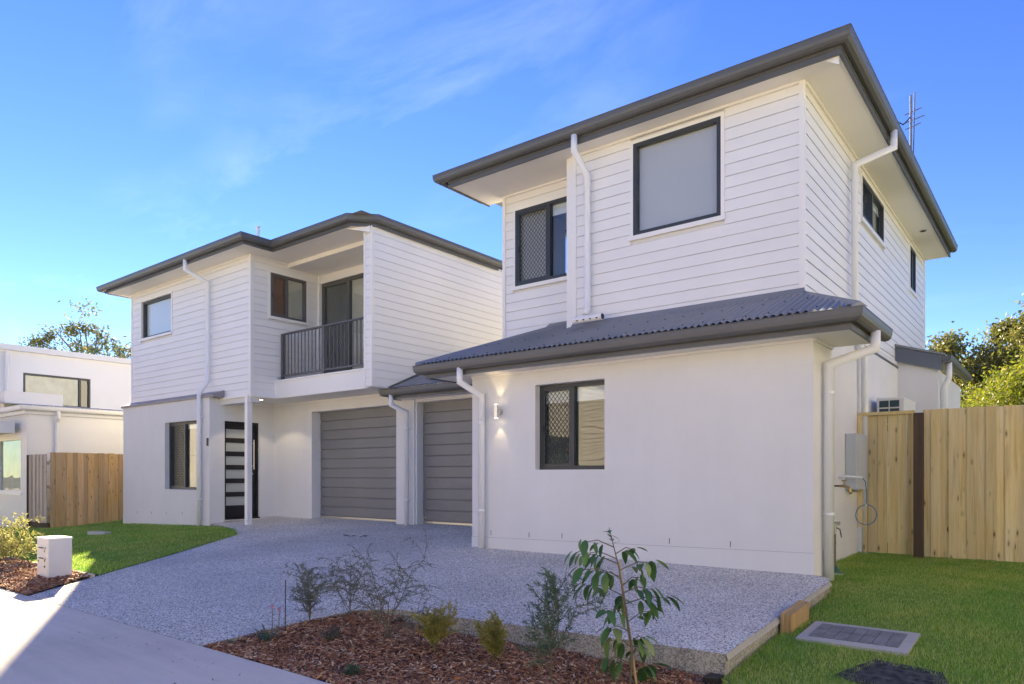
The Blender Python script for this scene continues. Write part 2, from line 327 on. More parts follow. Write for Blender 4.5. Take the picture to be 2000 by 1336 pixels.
agap_m = leafmat('strappy_blue_green_leaves', [(0,(.05,.10,.065)),(.6,(.09,.15,.10)),(1,(.17,.23,.17))], .2)
groundc_m = leafmat('dusky_ground_cover', [(0,(.05,.055,.04)),(.6,(.10,.09,.07)),(1,(.26,.20,.22))], .1)
lime_m = leafmat('pale_lime_leaves', [(0,(.26,.27,.09)),(.5,(.38,.37,.14)),(1,(.50,.46,.24))], .4)
def bigleaf():
    m, t, b, o = mat('glossy_sapling_leaf'); b.inputs['Roughness'].default_value = .38; oi = t.nodes.new('ShaderNodeObjectInfo')
    r = ramp(t, oi.outputs['Random'], [(0,(.05,.12,.035)),(.5,(.085,.19,.05)),(.85,(.16,.27,.07)),(1,(.27,.33,.11))]); t.links.new(r.outputs[0], b.inputs['Base Color'])
    tr = t.nodes.new('ShaderNodeBsdfTranslucent'); t.links.new(r.outputs[0], tr.inputs[0]); mx = t.nodes.new('ShaderNodeMixShader'); mx.inputs[0].default_value = .2
    t.links.new(b.outputs[0], mx.inputs[1]); t.links.new(tr.outputs[0], mx.inputs[2]); t.links.new(mx.outputs[0], o.inputs[0]); return m
bigleaf_m = bigleaf()
petal_m = paint('orange_petals', (.75,.24,.02), .6, .1); pink_m = paint('dusky_pink_petals', (.42,.20,.26), .6, .1)
paver_m = paint('slate_paver', (.20,.20,.19), .7, .25, .2, 40, big=12, objvar=.12)
border_m = concrete('pale_paver_border', (.46,.44,.40))
def emit(name, c, s):
    m, t, b, o = mat(name); b.inputs['Emission Color'].default_value = (*c,1); b.inputs['Emission Strength'].default_value = s; b.inputs['Base Color'].default_value = (.8,.8,.8,1); return m
lamp_m = emit('lit_lamp_face', (1,.86,.62), 4.0)
slat_m = paint('grey_garage_panel', (.19,.188,.187), .42, .06, .05, 200, objvar=.03, spec=.5)

# ------------------------------------------------------------------ wall helpers
class Pl:                                            # a wall plane: 'y' looks to -Y, 'x' looks to +X; n is metres outward
    def __init__(s, ax, base): s.ax = ax; s.b = base
    def p(s, a, n, z): return (a, s.b-n, z) if s.ax == 'y' else (s.b+n, a, z)
    def box(s, mb, a0, a1, n0, n1, z0, z1, mi=0):
        p, q = s.p(a0,n0,z0), s.p(a1,n1,z1); return mb.box(p[0],q[0],p[1],q[1],z0,z1,mi)
def wall(root, pl, a0, a1, z0, z1, ops=(), t=.2, n=0.0, m=None, name='wall'):
    As = sorted({a0,a1,*[v for o in ops for v in o[:2]]}); Zs = sorted({z0,z1,*[v for o in ops for v in o[2:]]})
    As = [a for a in As if a0 <= a <= a1]; Zs = [z for z in Zs if z0 <= z <= z1]
    def solid(i, j):
        if not (0 <= i < len(As)-1 and 0 <= j < len(Zs)-1): return False
        a, z = (As[i]+As[i+1])/2, (Zs[j]+Zs[j+1])/2
        return not any(o[0] < a < o[1] and o[2] < z < o[3] for o in ops)
    mb = MB()
    for i in range(len(As)-1):
        for j in range(len(Zs)-1):
            if not solid(i,j): continue
            A,B,C,D = As[i],As[i+1],Zs[j],Zs[j+1]
            for nn in (n, n-t): mb.poly([pl.p(A,nn,C),pl.p(B,nn,C),pl.p(B,nn,D),pl.p(A,nn,D)])
            if not solid(i-1,j): mb.poly([pl.p(A,n,C),pl.p(A,n-t,C),pl.p(A,n-t,D),pl.p(A,n,D)])
            if not solid(i+1,j): mb.poly([pl.p(B,n,C),pl.p(B,n-t,C),pl.p(B,n-t,D),pl.p(B,n,D)])
            if not solid(i,j-1): mb.poly([pl.p(A,n,C),pl.p(B,n,C),pl.p(B,n-t,C),pl.p(A,n-t,C)])
            if not solid(i,j+1): mb.poly([pl.p(A,n,D),pl.p(B,n,D),pl.p(B,n-t,D),pl.p(A,n-t,D)])
    bm = bmesh.new(); me = bpy.data.meshes.new(name); o = ORG[root.name]
    me.from_pydata([(x-o.x,y-o.y,z-o.z) for x,y,z in mb.v], [], mb.f); bm.from_mesh(me)
    bmesh.ops.remove_doubles(bm, verts=bm.verts, dist=1e-5); bmesh.ops.recalc_face_normals(bm, faces=bm.faces); bm.to_mesh(me); bm.free()
    me.materials.append(m or render_m); ob = bpy.data.objects.new(name, me); COL.objects.link(ob); ob.parent = root; ORG[ob.name] = o; return ob
PITCH = .14
def boards(root, pl, a0, a1, z0, z1, ops=(), gap=.0045, th=.012):      # one object per weatherboard piece
    z = z0
    while z < z1 - .02:
        zt = min(z + PITCH, z1); segs = [(a0,a1)]
        for o in ops:
            if o[2] < (z+zt)/2 < o[3]:
                new = []
                for s in segs:
                    if o[1] <= s[0] or o[0] >= s[1]: new.append(s); continue
                    if o[0] - s[0] > .03: new.append((s[0],o[0]))
                    if s[1] - o[1] > .03: new.append((o[1],s[1]))
                segs = new
        for s0, s1 in segs:
            mb = MB(); e = random.uniform(-.0012,.0012)
            p = [pl.p(s0,-th,z+gap),pl.p(s0,-.001+e,z+gap),pl.p(s0,-.004+e,zt-.002),pl.p(s0,-.009,zt),pl.p(s0,-th,zt)]
            d = Vector(pl.p(s1,0,0)) - Vector(pl.p(s0,0,0)); mb.prism(p, d); mb.build('weatherboard', board_m, root)
        z = zt
def mesh_grid(mb, pl, a0, a1, z0, z1, n, w=.0065, sa=.062, sz=.074):  # diamond grille bars, clipped to the opening
    k = sz/sa; H = z1-z0; W = a1-a0
    for sgn in (1,-1):
        c = -H/k - sa
        while c < W + H/k + sa:
            # line a = c + sgn*(z)/k  (sgn -1 mirrored)
            pts = []
            zlo, zhi = 0, H
            f = (lambda z: c + z/k) if sgn > 0 else (lambda z: W - c - z/k)
            # clip in z so that 0<=a<=W
            if sgn > 0: lo, hi = max(0,-c*k), min(H,(W-c)*k)
            else: lo, hi = max(0,-c*k), min(H,(W-c)*k)
            if hi - lo > .004:
                A0, A1 = f(lo), f(hi); dx, dz = A1-A0, hi-lo; L = math.hypot(dx,dz); nx, nz = -dz/L*w/2, dx/L*w/2
                q = [pl.p(a0+A0+nx,n,z0+lo+nz),pl.p(a0+A0-nx,n,z0+lo-nz),pl.p(a0+A1-nx,n,z0+hi-nz),pl.p(a0+A1+nx,n,z0+hi+nz)]
                d = Vector(pl.p(0,.004,0)) - Vector(pl.p(0,0,0)); mb.prism(q, d)
            c += sa
def window(root, pl, a0, a1, z0, z1, n=0.0, split=None, mesh=None, blind=None, trim=False, fw=.045, fm=None, sill=False, meshm=None, label=None, name='window', bm_=None, mw=.0065):
    fm = fm or frame_m
    f = MB(); B = pl.box
    B(f,a0,a1,n-.09,n,z0,z0+fw); B(f,a0,a1,n-.09,n,z1-fw,z1); B(f,a0,a0+fw,n-.09,n,z0+fw,z1-fw); B(f,a1-fw,a1,n-.09,n,z0+fw,z1-fw)
    if split is not None: B(f,split-fw/2,split+fw/2,n-.085,n-.004,z0+fw,z1-fw)
    wn = f.build(name, fm, root)
    if label: wn['label'] = label
    lites = [(a0+fw,a1-fw)] if split is None else [(a0+fw,split-fw/2),(split+fw/2,a1-fw)]
    for i, (l0,l1) in enumerate(lites):
        g = MB(); B(g,l0,l1,n-.062,n-.056,z0+fw,z1-fw); g.build('pane', glass_m, wn)
        if blind is not None and blind[i] > 0:
            zt = z1-fw; zb = zt - blind[i]*(z1-z0-2*fw); b = MB(); B(b,l0+.004,l1-.004,n-.078,n-.074,zb,zt)
            if blind[i] < .98: B(b,l0+.004,l1-.004,n-.085,n-.066,zb-.02,zb)
            b.build('blind', (bm_ or [blind_m]*2)[i], wn)
    if mesh is not None:
        l0,l1 = lites[mesh]; s = MB(); e = .028
        B(s,l0+.002,l1-.002,n-.03,n-.006,z0+fw+.002,z0+fw+e); B(s,l0+.002,l1-.002,n-.03,n-.006,z1-fw-e,z1-fw-.002)
        B(s,l0+.002,l0+e,n-.03,n-.006,z0+fw+e,z1-fw-e); B(s,l1-e,l1-.002,n-.03,n-.006,z0+fw+e,z1-fw-e); s.build('screen_frame', fm, wn)
        g = MB(); mesh_grid(g, pl, l0+e, l1-e, z0+fw+e, z1-fw-e, n-.02, w=mw); tag(g.build('security_mesh', meshm or fm, wn, fixn=False), kind='stuff')
        h = MB(); B(h,l0+.004,l0+.02,n-.006,n+.004,(z0+z1)/2-.06,(z0+z1)/2+.03); h.build('latch', black_m, wn)
    if trim:
        t = MB(); w_ = .045
        B(t,a0-w_,a1+w_,-.018,.012,z1,z1+w_); B(t,a0-w_,a0,-.018,.012,z0,z1); B(t,a1,a1+w_,-.018,.012,z0,z1); B(t,a0-w_-.01,a1+w_+.01,-.018,.03,z0-.055,z0)
        t.build('architrave', trim_m, wn)
    return wn
GUT = [(0,-.02),(0,-.105),(.045,-.118),(.085,-.108),(.108,-.085),(.118,-.05),(.12,-.006),(.124,-.003),(.124,.004),(.112,.004),(.108,-.02)]
def gutter(root, path, zt, lab=None):
    g = MB(); g.sweep([(o,zt+z) for o,z in GUT], path); o = g.build('gutter', grey_m, root); return o
def fascia(root, path, zb, zt):
    g = MB(); g.sweep([(0,zt),(0,zb+.062),(-.007,zb+.058),(-.007,zb+.05),(0,zb+.046),(.002,zb),(-.025,zb),(-.025,zt)], path); return g.build('fascia', grey_m, root)
def downpipe(root, path, r=.038, brackets=(), n=16):
    m = MB(); m.tube(path, r, n); o = m.build('downpipe', pipe_m, root, smooth=False)
    for p in o.data.polygons:
        if len(p.vertices) == 4: p.use_smooth = True
    if brackets:
        for (x,y,z,dx,dy) in brackets:
            b = MB(); b.tube([(x,y,z-.012),(x,y,z+.012)], r+.004, n); b.box(min(x,x+dx)-.006,max(x,x+dx)+.006,min(y,y+dy)-.006,max(y,y+dy)+.006,z-.01,z+.01)
            b.build('bracket', pipe_m, o)
    return o
def corrugated(root, name, xs, yfun, zfun, m=None, pitch=.076, amp=.0125, under=True):
    n = int((xs[1]-xs[0])/pitch*8); X = np.linspace(xs[0], xs[1], n+1); mb = MB(); vs = []; fs = []
    for x in X:
        y0,y1 = yfun(x); z = amp*math.sin(2*math.pi*x/pitch)
        vs += [(x,y0,zfun(x,y0)+z),(x,y1,zfun(x,y1)+z)]
    for i in range(n): fs.append((2*i,2*i+2,2*i+3,2*i+1))
    mb.add(vs, fs); return mb.build(name, m or roof_m, root, smooth=True)
def ground_z(x, y): return .058*(y-7.43) - .03*max(0.0, -12-x)
LX = [2.0,3.2,4.5,8.0,10.5]; LZ = [-.46,-.42,-.30,-.07,-.07]
def lawn_z(x, y): return float(np.interp(y, LX, LZ))

# ================================================================== SETTING: ground, street, driveway, lawns
g = MB(); g.add([(-900,-900,-.62),(900,-900,-.62),(900,900,-.62),(-900,900,-.62)], [(0,1,2,3)]); tag(g.build('ground', dirt_m), kind='structure')
g = MB(); g.box(-70,45,-6.5,2.72,-.55,-.276); st = g.build('street', conc_m); tag(st, kind='structure')
DRV = [(-8.62,2.724),(-8.9,3.13),(-9.28,3.72),(-10.08,4.91),(-11.4,6.77),(-12.2,7.18),(-13.0,7.42),(-13.9,7.6),(-13.9,9.5),(-6.4,9.5),(-6.4,7.5),(-2.06,7.5),(-1.98,7.43),(-1.84,7.34),(-1.79,7.2),(-1.76,4.5),(-3.07,4.42),(-4.67,4.27),(-4.95,4.08),(-5.03,3.6),(-5.09,2.724)]
g = MB(); dz = [(x,y,.058*(y-7.43)) for x,y in DRV]
g.prism([(x,y,z-.30) for x,y,z in dz], (0,0,.30), 0, 1); tag(g.build('driveway', [agg_m, sedge_m]), kind='structure')
# trowelled rim along the right slab side
g = MB(); e0 = (-1.79,7.2); e1 = (-1.76,4.5)
g.add([(-1.788,7.2,-.02),(-1.758,4.502,-.172),(-1.742,4.502,-.21),(-1.765,7.2,-.05),(-1.788,7.2,-.06),(-1.758,4.502,-.212)], [(0,1,2,3),(3,2,5,4)])
tag(g.build('slab_rim', edge_m), kind='structure')
def sheet(name, poly, zf, m, res=.25, thick=None, jitter=0.0):         # a triangulated ground sheet following zf
    bm = bmesh.new(); vs = [bm.verts.new((x,y,0)) for x,y in poly]; bm.faces.new(vs)
    xs = [p[0] for p in poly]; ys = [p[1] for p in poly]
    for a, lo, hi in (((1,0,0),min(xs),max(xs)),((0,1,0),min(ys),max(ys))):
        v = lo + res
        while v < hi:
            co = (v,0,0) if a[0] else (0,v,0)
            bmesh.ops.bisect_plane(bm, geom=bm.verts[:]+bm.edges[:]+bm.faces[:], plane_co=co, plane_no=a); v += res
    for v in bm.verts: v.co.z = zf(v.co.x, v.co.y) + (random.uniform(-jitter,jitter) if jitter else 0)
    bmesh.ops.recalc_face_normals(bm, faces=bm.faces); me = bpy.data.meshes.new(name); bm.to_mesh(me); bm.free()
    if me.polygons and me.polygons[0].normal.z < 0: me.flip_normals()
    me.polygons.foreach_set('use_smooth',[True]*len(me.polygons)); me.materials.append(m); o = bpy.data.objects.new(name, me); COL.objects.link(o); return o
LAWN_R = [(-1.74,4.40),(-1.775,7.2),(-1.83,7.36),(-2.0,7.44),(-2.3,7.5),(-2.3,16.4),(6,16.4),(6,2.724),(-1.2,2.724),(-1.45,3.6)]
tag(sheet('lawn_soil', LAWN_R, lawn_z, turf_m, .4, jitter=.008), kind='structure')
def lawnl_z(x, y): return ground_z(x,y) + .003
LAWN_L = [(-9.26,3.66),(-10.05,4.89),(-11.37,6.75),(-12.2,7.17),(-13.0,7.41),(-13.85,7.57),(-17.7,7.6),(-17.7,14),(-40,14),(-40,3.62),(-10,3.62)]
tag(sheet('lawn_soil', LAWN_L, lawnl_z, turf_m, .5, jitter=.008), kind='structure')
def inpoly(px, py, poly):
    ins = np.zeros(len(px), bool); n = len(poly); j = n-1
    for i in range(n):
        xi,yi = poly[i]; xj,yj = poly[j]
        c = ((yi > py) != (yj > py)) & (px < (xj-xi)*(py-yi)/(yj-yi+1e-12)+xi); ins ^= c; j = i
    return ins
def raw_mesh(name, V, F, m, nv=4):
    me = bpy.data.meshes.new(name); me.vertices.add(len(V)); me.vertices.foreach_set('co', np.asarray(V,np.float32).ravel())
    nf = len(F); me.loops.add(nf*nv); me.loops.foreach_set('vertex_index', np.asarray(F,np.int32).ravel()); me.polygons.add(nf)
    me.polygons.foreach_set('loop_start', np.arange(0,nf*nv,nv,dtype=np.int32)); me.polygons.foreach_set('loop_total', np.full(nf,nv,np.int32)); me.update(calc_edges=True)
    me.materials.append(m); o = bpy.data.objects.new(name, me); COL.objects.link(o); return o
def blades(name, box, poly, dens, zf, h, wd, holes=()):
    x0,x1,y0,y1 = box; n = int((x1-x0)*(y1-y0)*dens); px = rng.uniform(x0,x1,n); py = rng.uniform(y0,y1,n)
    k = inpoly(px,py,poly)
    for hb in holes: k &= ~inpoly(px,py,hb)
    px,py = px[k],py[k]; n = len(px)
    patch = .5+.5*np.sin(px*2.3+1.7*np.sin(py*1.9))*np.cos(py*2.7+px*.8)
    hh = h*rng.uniform(.45,1.2,n)*(.7+.5*patch); an = rng.uniform(0,2*math.pi,n); ca,sa = np.cos(an),np.sin(an); ww = wd*rng.uniform(.6,1.3,n)
    lean = rng.uniform(.1,1.0,n)*hh; la = rng.uniform(0,2*math.pi,n); z = np.array([zf(a,b) for a,b in zip(px,py)])
    V = np.zeros((n,4,3)); V[:,0] = np.c_[px-ca*ww,py-sa*ww,z-.004]; V[:,1] = np.c_[px+ca*ww,py+sa*ww,z-.004]
    mx_,my_ = px+np.cos(la)*lean*.35, py+np.sin(la)*lean*.35
    V[:,2] = np.c_[px+np.cos(la)*lean+ca*ww*.2,py+np.sin(la)*lean+sa*ww*.2,z+hh]; V[:,3] = np.c_[px+np.cos(la)*lean-ca*ww*.2,py+np.sin(la)*lean-sa*ww*.2,z+hh]
    F = np.arange(n*4).reshape(n,4); return tag(raw_mesh(name, V.reshape(-1,3), F, grass_m), 'short green lawn grass', None, None, 'stuff')
PAV = [(-1.60,5.46),(-1.60,6.02),(-.86,6.02),(-.86,5.46)]; MAT_G = [(-1.09,4.84),(-.99,5.17),(-.68,5.12),(-.60,4.84),(-.8,4.68)]; MAT_ = [(-1.17,4.80),(-1.02,5.26),(-.62,5.19),(-.52,4.80),(-.8,4.6)]
blades('grass', (-2.3,1.0,2.9,10.6), LAWN_R, 7500, lawn_z, .030, .0022, (PAV, MAT_G))
blades('grass', (-20.6,-9.2,3.6,9.0), LAWN_L, 3000, lawnl_z, .032, .0035)
# kerb strip between the left bed and lawn
g = MB(); g.box(-13.5,-9.30,3.575,3.635,-.40,-.205); tag(g.build('edging_strip', conc_m), kind='structure')

# mulch beds
def hump(x, y):                                      # right bed: mounded up to the slab
    z = -.335 + .055*math.exp(-((x+4.3)**2/.9+(y-3.75)**2/.25)) + .05*max(0,min(1,(-3.9-x)/1.2))
    edge = min(1,max(0,(y-2.72)/.3)); return min(-.262, z*edge + (-.285)*(1-edge)) + .012*math.sin(x*9)*math.sin(y*11)
BED_R = [(-5.07,2.724),(-5.01,3.6),(-4.94,4.08),(-4.67,4.265),(-3.07,4.415),(-1.76,4.49),(-1.5,4.0),(-1.2,3.3),(-1.0,2.724)]
def hump2(x, y):
    if x < -4.55 and y > 3.0: return max(hump(x,y), .058*(y-7.43)-.06*min(1,max(0,(x+5.0)/.45+.2)))
    return hump(x,y)
tag(sheet('mulch_bed', BED_R, hump2, soil_m, .08, jitter=.006), kind='structure')
BED_L = [(-8.64,2.724),(-8.92,3.13),(-9.28,3.57),(-40,3.57),(-40,2.724)]
def bedl(x, y): return .058*(y-7.43)+.005 + .008*math.sin(x*7)*math.sin(y*9)*min(1,max(0,(y-2.73)/.2)) + .05*math.exp(-((x+11.2)**2/1.2+(y-3.2)**2/.1))
tag(sheet('mulch_bed', BED_L, bedl, soil_m, .14, jitter=.006), kind='structure')
def chips(name, box, poly, n, zf, ln=.045):
    x0,x1,y0,y1 = box; px = rng.uniform(x0,x1,n); py = rng.uniform(y0,y1,n); k = inpoly(px,py,poly); px,py = px[k],py[k]; n = len(px)
    z = np.array([zf(a,b) for a,b in zip(px,py)]) + rng.uniform(.0,.018,n)
    L = ln*rng.uniform(.3,1.25,n)**1.3; W = L*rng.uniform(.12,.32,n); T = W*.5
    a = rng.uniform(0,2*math.pi,n); tl = rng.normal(0,.3,n)
    d = np.c_[np.cos(a)*np.cos(tl),np.sin(a)*np.cos(tl),np.sin(tl)]; s = np.c_[-np.sin(a),np.cos(a),rng.normal(0,.25,n)]; u = np.cross(d,s)
    c = np.c_[px,py,z]; V = np.zeros((n,6,3)); f = lambda q: q[:,None]
    V[:,0] = c-d*f(L)/2-s*f(W)/2; V[:,1] = c-d*f(L)/2+s*f(W)/2; V[:,2] = c+d*f(L)/2+s*f(W)*.35; V[:,3] = c+d*f(L)/2-s*f(W)*.35
    V[:,4] = c-d*f(L)*.4+u*f(T); V[:,5] = c+d*f(L)*.4+u*f(T)
    b = np.arange(n)*6; F = np.concatenate([np.c_[b,b+3,b+5,b+4],np.c_[b+1,b+4,b+5,b+2]]); return tag(raw_mesh(name, V.reshape(-1,3), F, mulch_m), 'loose red brown bark mulch', None, None, 'stuff')
chips('bark_mulch', (-5.2,-1.0,2.6,4.5), BED_R, 52000, hump2, .038)
chips('bark_mulch', (-13.5,-8.5,2.7,3.6), BED_L, 16000, bedl, .06)

# ================================================================== RIGHT HOUSE
RH = thing('house', 'near white two storey house with big picture window, lower corrugated roof and wide eaves', 'house', (-4.4,12,0))
PF = Pl('y',7.43); PS = Pl('x',-2.0); PB = Pl('x',-2.25)
# lower walls
WLO = (-5.45,-4.41,1.07,2.17)
wall(RH, PF, -6.54, -2.0, -.35, 2.42, [WLO])
wall(RH, PS, 7.63, 8.12, -.35, 2.42)
wall(RH, PB, 8.12, 16.45, -.35, 2.90)
wall(RH, Pl('x',-6.54), 7.63, 16.45, -.35, 2.56, t=.2, n=.2)
wall(RH, Pl('y',16.25), -6.54, -2.45, -.35, 5.4)
b = MB(); b.box(-6.9,-2.46,8.15,16.2,2.66,2.80); b.box(-6.3,-2.46,7.64,16.2,-.30,.0); b.box(-6.72,-2.50,8.83,16.2,5.30,5.335); b.build('floor', soffit_m, RH)
# base course with a fine joint above it
b = MB(); b.prism([(-6.545,7.424,-.40),(-1.993,7.424,-.40),(-1.993,7.424,.215),(-6.545,7.424,.140)], (0,.1,0)); b.build('plinth', render_m, RH)
b = MB(); b.prism([(-1.996,7.43,-.40),(-1.996,8.1,-.40),(-1.996,8.1,.215),(-1.996,7.43,.215)], (.002,0,0)); b.prism([(-2.25,8.13,-.40),(-2.25,10.4,-.40),(-2.25,10.4,.12),(-2.25,8.13,.19)], (.006,0,0)); b.build('plinth', render_m, RH)
b = MB(); b.prism([(-6.54,7.4275,.141),(-2.0,7.4275,.216),(-2.0,7.4275,.2195),(-6.54,7.4275,.1445)], (0,.004,0)); b.build('control_joint', joint_m, RH)
slot = None
for x, z in ((-6.20,.21),(-5.55,.215),(-5.03,.23),(-4.32,.24),(-3.56,.25),(-2.85,.255)):
    if slot is None:
        s = MB(); s.box(x-.004,x+.004,7.4285,7.44,z-.03,z+.035); slot = s.build('weep_hole', black_m, RH, loc=(x,7.43,z))
    else: copy_to(slot, RH, (x,7.43,z))
window(RH, PF, *WLO, n=-.10, split=-4.94, mesh=0, blind=[.16,.16], fw=.05)
# upper walls
WB = (-4.38,-3.22,4.06,5.24); WS_ = (-6.70,-5.50,3.90,5.07)
W1 = (10.87,12.35,4.62,5.22); W2 = (14.72,15.32,4.42,5.22); WL_ = (10.06,10.95,4.3,5.24)
PU = Pl('y',8.10); PR = Pl('y',8.62); PX = Pl('x',-2.28)
grow = lambda o, k=.045: (o[0]-k,o[1]+k,o[2]-k-.01,o[3]+k)
wall(RH, PU, -5.32, -2.302, 2.5, 5.40, [WB], n=-.019, m=backing_m)
wall(RH, PR, -6.94, -5.32, 2.5, 5.40, [WS_], n=-.019, m=backing_m)
wall(RH, PX, 8.30, 16.45, 2.90, 5.40, [W1,W2], n=-.019, m=backing_m)
wall(RH, Pl('x',-6.94), 8.82, 16.45, 2.5, 5.40, [WL_], n=.2, m=trim_m)
window(RH, Pl('x',-6.82), *WL_, n=0, fw=.05)
wall(RH, Pl('x',-5.32), 8.12, 8.60, 2.5, 5.40, n=.0, t=.1, m=trim_m)
boards(RH, PU, -5.25, -2.33, 2.97, 5.35, [grow(WB)])
boards(RH, PR, -6.89, -5.32, 2.97, 5.35, [grow(WS_)])
boards(RH, PX, 8.15, 16.40, 2.83, 5.35, [grow(W1),grow(W2)], gap=.008)
b = MB(); b.box(-2.33,-2.272,8.092,8.15,2.8,5.35); b.build('corner_trim', trim_m, RH)
b = MB(); b.box(-5.325,-5.25,8.088,8.12,2.9,5.35); b.build('corner_trim', trim_m, RH)
b = MB(); b.box(-6.945,-6.89,8.60,8.64,2.9,5.35); b.build('corner_trim', trim_m, RH)
b = MB(); b.box(-2.31,-2.27,16.40,16.455,2.8,5.35); b.build('corner_trim', trim_m, RH)
window(RH, PU, *WB, n=.012, blind=[1.0], trim=True, fw=.05, bm_=[warmgrey_m])
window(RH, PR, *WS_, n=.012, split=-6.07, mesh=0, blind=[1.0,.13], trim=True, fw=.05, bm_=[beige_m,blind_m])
window(RH, PX, *W1, n=.012, split=11.55, mesh=0, blind=[0,.2], trim=True)
window(RH, PX, *W2, n=.012, split=15.0, trim=True, fw=.05)
# bottom trim and flashing along the right side, soffit beads
b = MB(); b.box(-2.29,-2.245,8.4,13.6,2.79,2.83); b.build('flashing', grey_m, RH)
b = MB(); b.box(-5.25,-2.33,8.075,8.1,5.315,5.345); b.box(-6.89,-5.33,8.595,8.62,5.315,5.345); b.box(-2.28,-2.255,8.15,16.4,5.315,5.345); b.build('soffit_bead', trim_m, RH)
# upper eave: soffit, fascia, gutter, roof
b = MB(); b.box(-7.34,-5.32,7.81,8.62,5.345,5.36); b.box(-5.32,-1.84,7.81,8.10,5.345,5.36); b.box(-2.28,-1.84,8.10,16.44,5.345,5.36); b.box(-7.34,-6.94,8.62,8.75,5.345,5.36); b.build('soffit', soffit_m, RH)
FP = [(-7.35,8.76),(-7.35,7.80),(-1.83,7.80),(-1.83,16.45)]
fascia(RH, FP, 5.33, 5.50); gutter(RH, [(-7.44,8.76),(-7.44,7.80),(-1.83,7.80),(-1.83,16.45)], 5.53)
b = MB(); b.prism([(-2.02,7.84,5.343),(-1.86,7.84,5.343),(-1.86,7.84,5.25)], (0,.016,0)); b.build('eave_end_piece', trim_m, RH)
b = MB(); x0,x1,y0,y1 = -7.5,-1.75,7.72,16.5; zb = 5.52; h = (x1-x0)/2*.33
b.add([(x0,y0,zb),(x1,y0,zb),(x1,y1,zb),(x0,y1,zb),((x0+x1)/2,y0+(x1-x0)/2,zb+h),((x0+x1)/2,y1-(x1-x0)/2,zb+h)], [(0,1,4),(1,2,5,4),(2,3,5),(3,0,4,5),(0,3,2,1)]); b.build('roof', roof_m, RH)
d = MB(); d.tube([(-2.02,14.4,5.335),(-2.02,14.4,5.346)], .06, 20); dl = d.build('downlight', steel_m, RH); d = MB(); d.tube([(-2.02,14.4,5.330),(-2.02,14.4,5.337)], .042, 20); d.build('lens', black_m, dl)
# lower front roof
TP = .414; Z1 = 2.53
zl = lambda x, y: Z1 + .02 + TP*(y-6.99)
def yf(x):
    a = 7.00
    top = 8.60 if x < -5.32 else 8.09
    if x < -7.2+ (top-6.97): top = min(top, 6.99+(x+7.22))
    hx = (-1.47-x)*(1.12/.81)
    if x > -2.28: top = min(top, 6.99+hx)
    return a, max(a+.001, top)
corrugated(RH, 'roof_sheet', (-7.2,-1.49), yf, zl)
b = MB(); b.add([(-1.47,6.99,Z1),(-1.47,8.36,Z1),(-2.28,8.36,2.97),(-2.28,8.10,2.99)], [(0,1,2,3)]); b.build('roof_sheet', roof_m, RH)
b = MB(); b.add([(-7.22,6.99,Z1+.01),(-7.22,9.0,Z1+.01),(-6.56,9.0,Z1+.29),(-6.0,8.61,3.12),(-5.6,8.61,3.20)], [(0,1,2,3,4)]); b.build('roof_sheet', roof_m, RH)
def cap(root, p, q, wd=.07, m=None, name='hip_cap'):
    p, q = Vector(p), Vector(q); b = MB(); d = (q-p).normalized(); s = Vector((-d.y,d.x,0)).normalized()*wd
    b.prism([tuple(p+s-Vector((0,0,.03))),tuple(p+Vector((0,0,.022))),tuple(p-s-Vector((0,0,.03)))], tuple(q-p)); return b.build(name, m or roof_m, root)
cap(RH, (-7.22,6.99,2.56), (-5.62,8.59,3.225)); cap(RH, (-1.48,7.0,2.56), (-2.27,8.09,3.0))
b = MB(); b.prism([(-5.30,8.094,2.94),(-5.30,8.094,3.06),(-5.30,8.085,3.06),(-5.30,8.0,2.965),(-5.30,8.0,2.955)], (3.03,0,0)); b.build('flashing', roof_m, RH)
b = MB(); b.prism([(-6.05,8.614,3.14),(-6.05,8.614,3.25),(-6.05,8.605,3.25),(-6.05,8.5,3.175),(-6.05,8.5,3.16)], (.72,0,0)); b.build('flashing', roof_m, RH)
b = MB(); b.prism([(-2.274,8.09,2.90),(-2.274,8.09,3.04),(-2.274,8.45,2.92),(-2.274,8.45,2.83)], (.006,0,0)); b.prism([(-2.272,8.10,3.0),(-2.272,8.10,2.985),(-1.7,8.36,2.66),(-1.7,8.36,2.68)], (.0,-.0,.012)); b.build('flashing', roof_m, RH)
b = MB()
for yy in (7.10,7.62,):
    x = -6.9
    while x < -1.75:
        if yf(x)[1] > yy+.05:
            xc = round(x/.076)*.076+.019; z = zl(xc,yy)+.009; b.tube([(xc,yy,z-.004),(xc,yy,z+.008)], .009, 6)
        x += .228
tag(b.build('roof_screws', black_m, RH), kind='stuff')
b = MB(); b.box(-7.1,-1.58,7.10,7.43,2.372,2.385); b.box(-2.0,-1.58,7.43,8.12,2.372,2.385); b.box(-7.1,-6.54,7.43,8.66,2.372,2.385); b.build('soffit', soffit_m, RH)
b = MB(); b.box(-6.54,-2.0,7.405,7.43,2.345,2.371); b.box(-2.0,-1.975,7.43,8.1,2.345,2.371); b.build('soffit_bead', trim_m, RH)
fascia(RH, [(-7.11,8.66),(-7.11,7.09),(-1.57,7.09),(-1.57,8.13)], 2.355, 2.50); gutter(RH, [(-7.13,8.56),(-7.13,7.09),(-1.57,7.09),(-1.57,8.34)], 2.53)
b = MB(); b.box(-6.54,-6.40,7.43,9.05,2.36,2.5); b.build('eave_box', soffit_m, RH)
